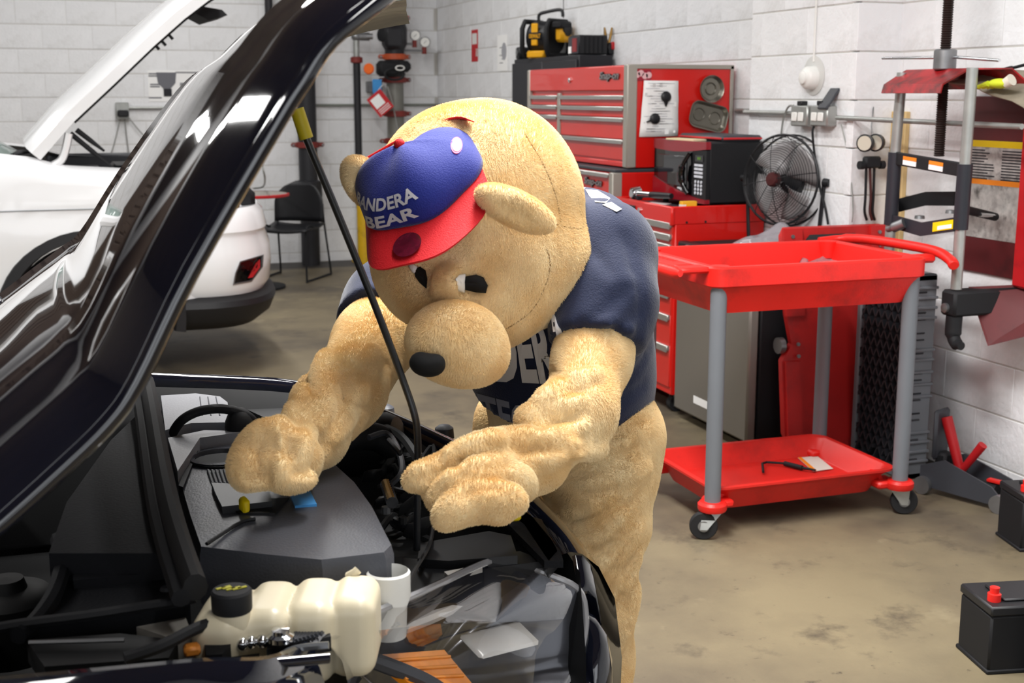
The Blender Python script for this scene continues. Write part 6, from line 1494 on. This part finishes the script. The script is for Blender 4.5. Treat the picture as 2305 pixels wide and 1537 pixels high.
def decal(name, s, pts_fn, sdf, m, parent, bold=.03, off=.004, cuts=2):
    V, F = text_mesh(s, bold); V[:, 0] -= V[:, 0].min(); V[:, 0] /= V[:, 0].max(); V[:, 1] -= V[:, 1].min(); V[:, 1] /= V[:, 1].max()
    bm = bmesh.new(); vs = [bm.verts.new((a, b_, 0)) for a, b_, _ in V]
    for f_ in F:
        try: bm.faces.new([vs[i] for i in f_])
        except ValueError: pass
    bmesh.ops.remove_doubles(bm, verts=bm.verts, dist=1e-5); bmesh.ops.triangulate(bm, faces=bm.faces)
    for _ in range(cuts):
        bmesh.ops.subdivide_edges(bm, edges=[e for e in bm.edges if e.calc_length() > .05], cuts=1); bmesh.ops.triangulate(bm, faces=bm.faces)
    kill = []
    for v in bm.verts:
        q = trace(sdf, *pts_fn(v.co.x, v.co.y), off)
        if q is None: kill.append(v)
        else: v.co = q
    if kill: bmesh.ops.delete(bm, geom=kill, context='VERTS')
    bad = [f_ for f_ in bm.faces if max(e.calc_length() for e in f_.edges) > .06]
    if bad: bmesh.ops.delete(bm, geom=bad, context='FACES')
    mb = MB(); bm.verts.index_update(); mb.v = [tuple(v.co) for v in bm.verts]; mb.f = [[v.index for v in f_.verts] for f_ in bm.faces]; mb.mi = [0]*len(mb.f); bm.free()
    return obj(name, mb, m, parent, smooth=180)
def bil(q00, q10, q01, q11):
    def f_(a, b_): return tuple((q00[i]*(1-a)+q10[i]*a)*(1-b_)+(q01[i]*(1-a)+q11[i]*a)*b_ for i in (0, 1))
    return f_
decal('shirt_print', 'NDERA', bil((1052, 856), (1320, 868), (1060, 745), (1268, 700)), T, printw, shirt, .04)
decal('shirt_print', 'TEC', bil((1096, 968), (1190, 985), (1072, 884), (1192, 916)), T, printg, shirt, .03)
for ol_ in ([(1318, 426), (1345, 428), (1374, 446), (1364, 456), (1340, 454), (1326, 440)], [(1356, 460), (1376, 454), (1400, 470), (1388, 476)], [(1306, 420), (1318, 422), (1312, 428)]):
    c = [trace(T, x_, y_, .003) for x_, y_ in ol_]; c = [p for p in c if p]
    if len(c) > 2: cc_ = sum(c, Vector())/len(c); obj('back_print', MB().grid([[cc_+(p-cc_)*s_ for p in c+[c[0]]] for s_ in (1, .02)], .001), printw, shirt)
# ---- head of the suit
cc = at(948, 410, 2.19); CR = .112
A_ = (_Rv*-.40+_Uv*.70-_Fv*.59).normalized(); Fr = (_Rv*.02+_Uv*-.68-_Fv*.73); Fr = (Fr-A_*Fr.dot(A_)).normalized(); Sd = Fr.cross(A_)
if Sd.dot(_Rv) < 0: Sd = -Sd
H = CS(at(1050, 520, 2.3)-Vector((.42, .42, .42)), at(1050, 520, 2.3)+Vector((.42, .42, .42)), .0082)
H.E(1092, 470, 2.36, 222, 242, 232, .04, 0); H.E(1000, 470, 2.34, 160, 205, 195, .05)
H.E(1160, 595, 2.34, 172, 150, 190, .03, 24); H.E(1192, 606, 2.37, 150, 122, 170, .03, 10); H.E(960, 600, 2.32, 118, 125, 140, .05)
H.E(1060, 640, 2.28, 150, 120, 120, .06)
H.E(1100, 700, 2.27, 90, 80, 100, .05)
H.E(1012, 640, 2.175, 50, 44, 48, .012, 8)                    # brow roll between the eyes
H.E(1066, 640, 2.165, 48, 36, 34, .012, -6, cut=True); H.E(944, 622, 2.17, 34, 40, 30, .012, 10, cut=True)
H.ell(cc-A_*.006, (CR*.93, CR*.93, .058), .02, np.array([Sd, Fr, A_]).T)   # the crown that fills the cap
seam = [at(1322, 512, 2.36), at(1240, 525, 2.2), at(1180, 545, 2.15)]
mask = sdf_obj('bear_head', H, fur, P, 2)
M_ = CS(at(1020, 770, 2.12)-Vector((.17, .17, .17)), at(1020, 770, 2.12)+Vector((.17, .17, .17)), .006)
M_.E(1026, 772, 2.12, 113, 94, 112, .02, -6); M_.E(1060, 800, 2.12, 82, 66, 90, .02, -10)
muz = sdf_obj('muzzle', M_, fur, mask, 2)
N_ = CS(at(962, 824, 2.02)-Vector((.06, .06, .06)), at(962, 824, 2.02)+Vector((.06, .06, .06)), .004)
N_.E(962, 822, 2.03, 40, 27, 34, .008, -6); N_.E(945, 812, 2.03, 22, 20, 26, .006); N_.E(982, 815, 2.03, 20, 18, 26, .006)
sdf_obj('nose', N_, blackfelt, muz, 1)
# eyes: white felt with a black patch, set in the hollows
def eye(outl, m, nm, off, par=mask):
    c = [trace(H, x_, y_, off) for x_, y_ in outl]; c = [p for p in c if p]
    cc = sum(c, Vector())/len(c); return obj(nm, MB().grid([[cc+(p-cc)*s_-_Fv*(.010*(1-s_*s_)) for p in c+[c[0]]] for s_ in (1, .8, .5, .02)], .002), m, par, smooth=180)
e1 = eye([(1026, 628), (1034, 617), (1048, 616), (1050, 640), (1046, 660), (1032, 656)], felt, 'eye_white', .004)
eye([(1040, 634), (1048, 622), (1072, 618), (1088, 624), (1098, 642), (1094, 660), (1070, 658), (1046, 652)], blackfelt, 'pupil', .007, e1)
e2 = eye([(918, 598), (928, 592), (940, 600), (942, 620), (928, 614)], felt, 'eye_white', .004)
eye([(932, 606), (945, 600), (958, 608), (962, 628), (960, 650), (944, 636), (934, 622)], blackfelt, 'pupil', .007, e2)
# ears: cupped, one to each side of the cap
def ear(x, y, d, rx, ry, ang, nm, yaw, cupdx, cupdy):
    q = CS(at(x, y, d)-Vector((.16, .16, .16)), at(x, y, d)+Vector((.16, .16, .16)), .006)
    q.E(x, y, d, rx, ry, 46, .02, ang, yaw); q.E(x+cupdx, y+cupdy, d-.045, rx*.74, ry*.62, 34, .014, ang, yaw, cut=True); return sdf_obj('ear', q, fur, mask, 2)
ear(1160, 470, 2.10, 100, 40, -24, 'ear', 12, 10, 8)
ear(822, 412, 2.22, 72, 44, -52, 'ear', -20, -6, 8)
seamm = mat('seam_brown', '8c6a3c', .9)  # brown for the tubes that mark the head's seams
for pts_ in ([(1300, 440), (1306, 480), (1312, 512), (1280, 512), (1250, 505)], [(1230, 560), (1238, 600), (1220, 660), (1190, 705), (1140, 740)], [(1180, 300), (1222, 370), (1250, 440), (1262, 500)]):
    c = [trace(H, x_, y_, -.001) for x_, y_ in [tuple(v[:2]) for v in spline([(a, b_, 0) for a, b_ in pts_], 6)]]; c = [p for p in c if p]
    obj('seam', MB().tube(c, .0016, 5), seamm, mask)
# ---- cap, worn forward on the brow
def capp(el, az, r=1.0):                                # elevation from rim, azimuth from the front (+ to the picture's right)
    rr_ = CR*r; bk = max(0, -math.cos(az)); h_ = (.080-.022*bk)*r
    q = (Fr*math.cos(az)*(1.10-.16*bk)+Sd*math.sin(az))*math.cos(el)*rr_+A_*math.sin(el)*h_
    b_ = .006*math.sin(az*3+.5)*math.cos(el)*math.sin(el)*2+.004*math.sin(az*6)*math.cos(el)*(1-math.sin(el))
    return cc+q+q.normalized()*b_
rows = []
NA = 72
for i in range(17):
    el = PI/2*i/16; row = []
    for j in range(NA):
        az = -PI+2*PI*j/NA+1e-4
        e_ = el
        back = max(0, 1-((PI-abs(az))/.9)**2)                # arched opening at the back
        lim = 1.2*math.sqrt(back) if back > 0 else 0
        e_ = lerp(lim, PI/2, i/16); row.append(capp(e_, az))
    rows.append(row+[row[0]])
cap_ = obj('cap', MB().grid(rows, .003), capb, P, smooth=180)
cap_['label'] = 'blue cap with red visor'
obj('button', MB().ell(capp(PI/2, 0)+A_*.002, (.0095, .0095, .0095), 16, 10), capr, cap_)
for k in range(6):
    az = PI*k/3+PI/6*0
    if abs(abs(az)-PI) < 1.1: continue
    obj('panel_seam', MB().tube([capp(lerp(.02, PI/2-.06, q/12), az, 1.008) for q in range(13)], .0013, 5), mat('cap_seam', '172684', .8) if 'cap_seam' not in MATS else MATS['cap_seam'], cap_)
vr = []
for i in range(10):
    u = i/9; row = []
    for j in range(25):
        az = math.radians(lerp(-80, 80, j/24)); e = capp(0.0, az); n_ = max(0, math.cos(az))**.45
        L_ = .088*n_; out = (Fr*.96+Sd*math.sin(az)*.16).normalized(); row.append(e+out*L_*u-A_*(.012*u+.030*u*math.sin(az)**2*n_))
    vr.append(row)
vis = obj('visor', MB().grid(vr, .004), capr, cap_, smooth=60)
def vpt(az, u, lift=.002):
    az = math.radians(az); e = capp(0.0, az); n_ = max(0, math.cos(az))**.45; out = (Fr*.96+Sd*math.sin(az)*.16).normalized(); nn_ = out.cross(Sd); nn_ = nn_ if nn_.dot(A_) > 0 else -nn_
    return e+out*.088*n_*u-A_*(.012*u+.030*u*math.sin(az)**2*n_)+nn_*lift
vc = vpt(-8, .56, .0035); vx = (vpt(12, .56, .0035)-vpt(-28, .56, .0035)).normalized(); vy_ = (vpt(-8, .8, .0035)-vpt(-8, .3, .0035)).normalized()
obj('visor_sticker', MB().prism([vc+vx*.027*math.cos(2*PI*k/28)+vy_*.027*math.sin(2*PI*k/28) for k in range(28)], vx.cross(vy_)*-.0008), mat('sticker_gloss', '5a1426', .08, coat=1, var=.4, vs=60), vis)
obj('strap', MB().grid([[capp(.34, az, 1.26), capp(.54, az, 1.26)] for az in np.linspace(PI-.95, PI+.95, 16)], .002), capr, cap_, smooth=180)
ov = capp(.62, math.radians(86), 1.012); ou = (capp(.62, math.radians(92), 1.012)-capp(.62, math.radians(80), 1.012)).normalized(); ow = (capp(.72, math.radians(86), 1.012)-capp(.52, math.radians(86), 1.012)).normalized()
for r_, m, nm, l_ in ((1, mat('emblem_pink', 'e24a8a', .6), 'side_emblem', 0), (.8, felt, 'emblem_field', .001)):
    obj(nm, MB().prism([ov+ou.cross(ow)*(l_ if ou.cross(ow).dot(ov-cc) > 0 else -l_)+ou*.026*r_*math.cos(2*PI*k/24)+ow*.010*r_*math.sin(2*PI*k/24) for k in range(24)], (ou.cross(ow) if ou.cross(ow).dot(ov-cc) > 0 else -ou.cross(ow))*.0015), m, cap_)
def captext(s, az0, az1, e0, e1, bold):
    V, F = text_mesh(s, bold); V[:, 0] -= V[:, 0].min(); V[:, 0] /= V[:, 0].max(); V[:, 1] -= V[:, 1].min(); V[:, 1] /= V[:, 1].max()
    bm = bmesh.new(); vs = [bm.verts.new((a, b_, 0)) for a, b_, _ in V]
    for f_ in F:
        try: bm.faces.new([vs[i] for i in f_])
        except ValueError: pass
    bmesh.ops.triangulate(bm, faces=bm.faces)
    for _ in range(2): bmesh.ops.subdivide_edges(bm, edges=[e for e in bm.edges if e.calc_length() > .06], cuts=1); bmesh.ops.triangulate(bm, faces=bm.faces)
    for v in bm.verts: v.co = capp(math.radians(lerp(e0, e1, v.co.y)+9*(v.co.x-.6)), math.radians(lerp(az0, az1, v.co.x)), 1.045)
    mb = MB(); bm.verts.index_update(); mb.v = [tuple(v.co) for v in bm.verts]; mb.f = [[v.index for v in f_.verts] for f_ in bm.faces]; mb.mi = [0]*len(mb.f); bm.free()
    return obj('cap_lettering', mb, mat('embroidery', 'd9d6dc', .7) if 'embroidery' not in MATS else MATS['embroidery'], cap_, smooth=180)
captext('BANDERA', -74, 12, 24, 37, .03); captext('BEAR', -52, 6, 7, 20, .03)

# ---- short plush pile over the whole suit
def pile(objs, n, length, rad, name):
    V = []; N = []
    for o in objs:
        me = o.data; me.calc_loop_triangles(); o0 = np.array(origin(o)); co = np.array([v.co[:] for v in me.vertices])+o0; no = np.array([v.normal[:] for v in me.vertices])
        T_ = np.array([t_.vertices[:] for t_ in me.loop_triangles]); a, b_, c = co[T_[:, 0]], co[T_[:, 1]], co[T_[:, 2]]
        ar = np.linalg.norm(np.cross(b_-a, c-a), axis=1)/2
        V.append((T_, co, no, ar))
    tot = sum(v[3].sum() for v in V); P_ = []; D_ = []
    for T_, co, no, ar in V:
        k = int(n*ar.sum()/tot); f_ = rng.choice(len(ar), k, p=ar/ar.sum()); u = rng.random((k, 2)); m = u.sum(1) > 1; u[m] = 1-u[m]; w = np.stack([1-u.sum(1), u[:, 0], u[:, 1]], 1)[..., None]
        P_.append((co[T_[f_]]*w).sum(1)); D_.append((no[T_[f_]]*w).sum(1))
    p = np.concatenate(P_); nn_ = np.concatenate(D_); nn_ /= np.linalg.norm(nn_, axis=1)[:, None]
    fl = np.stack([np.sin(p[:, 1]*23+p[:, 2]*17), np.sin(p[:, 2]*21+p[:, 0]*19), np.sin(p[:, 0]*25+p[:, 1]*15)-1.6], 1)*.45   # lies mostly downwards, brushed about
    fl = fl-nn_*(fl*nn_).sum(1)[:, None]
    d = nn_*.7+fl*.5+rng.normal(0, .09, p.shape); d /= np.linalg.norm(d, axis=1)[:, None]
    L_ = length*rng.uniform(.6, 1.15, len(p))[:, None]
    pts = np.stack([p-nn_*.0006, p+d*L_*.55, p+(d*.9+fl*.35)*L_], 1)
    cu = bpy.data.hair_curves.new(name); cu.add_curves([3]*len(p))
    cu.attributes['position'].data.foreach_set('vector', (pts-np.array(origin(P))).astype(np.float32).ravel())
    ra = cu.attributes.get('radius') or cu.attributes.new('radius', 'FLOAT', 'POINT')
    ra.data.foreach_set('value', np.tile(np.array([rad, rad*.8, rad*.25], np.float32), len(p)))
    cu.materials.append(fur); o = bpy.data.objects.new(name, cu); COL.objects.link(o); o.parent = P; return stuff(o)
pile([o for o in P.children_recursive if o.type == 'MESH' and o.data.materials[0] == fur], 1200000, .0046, .00036, 'plush_pile')
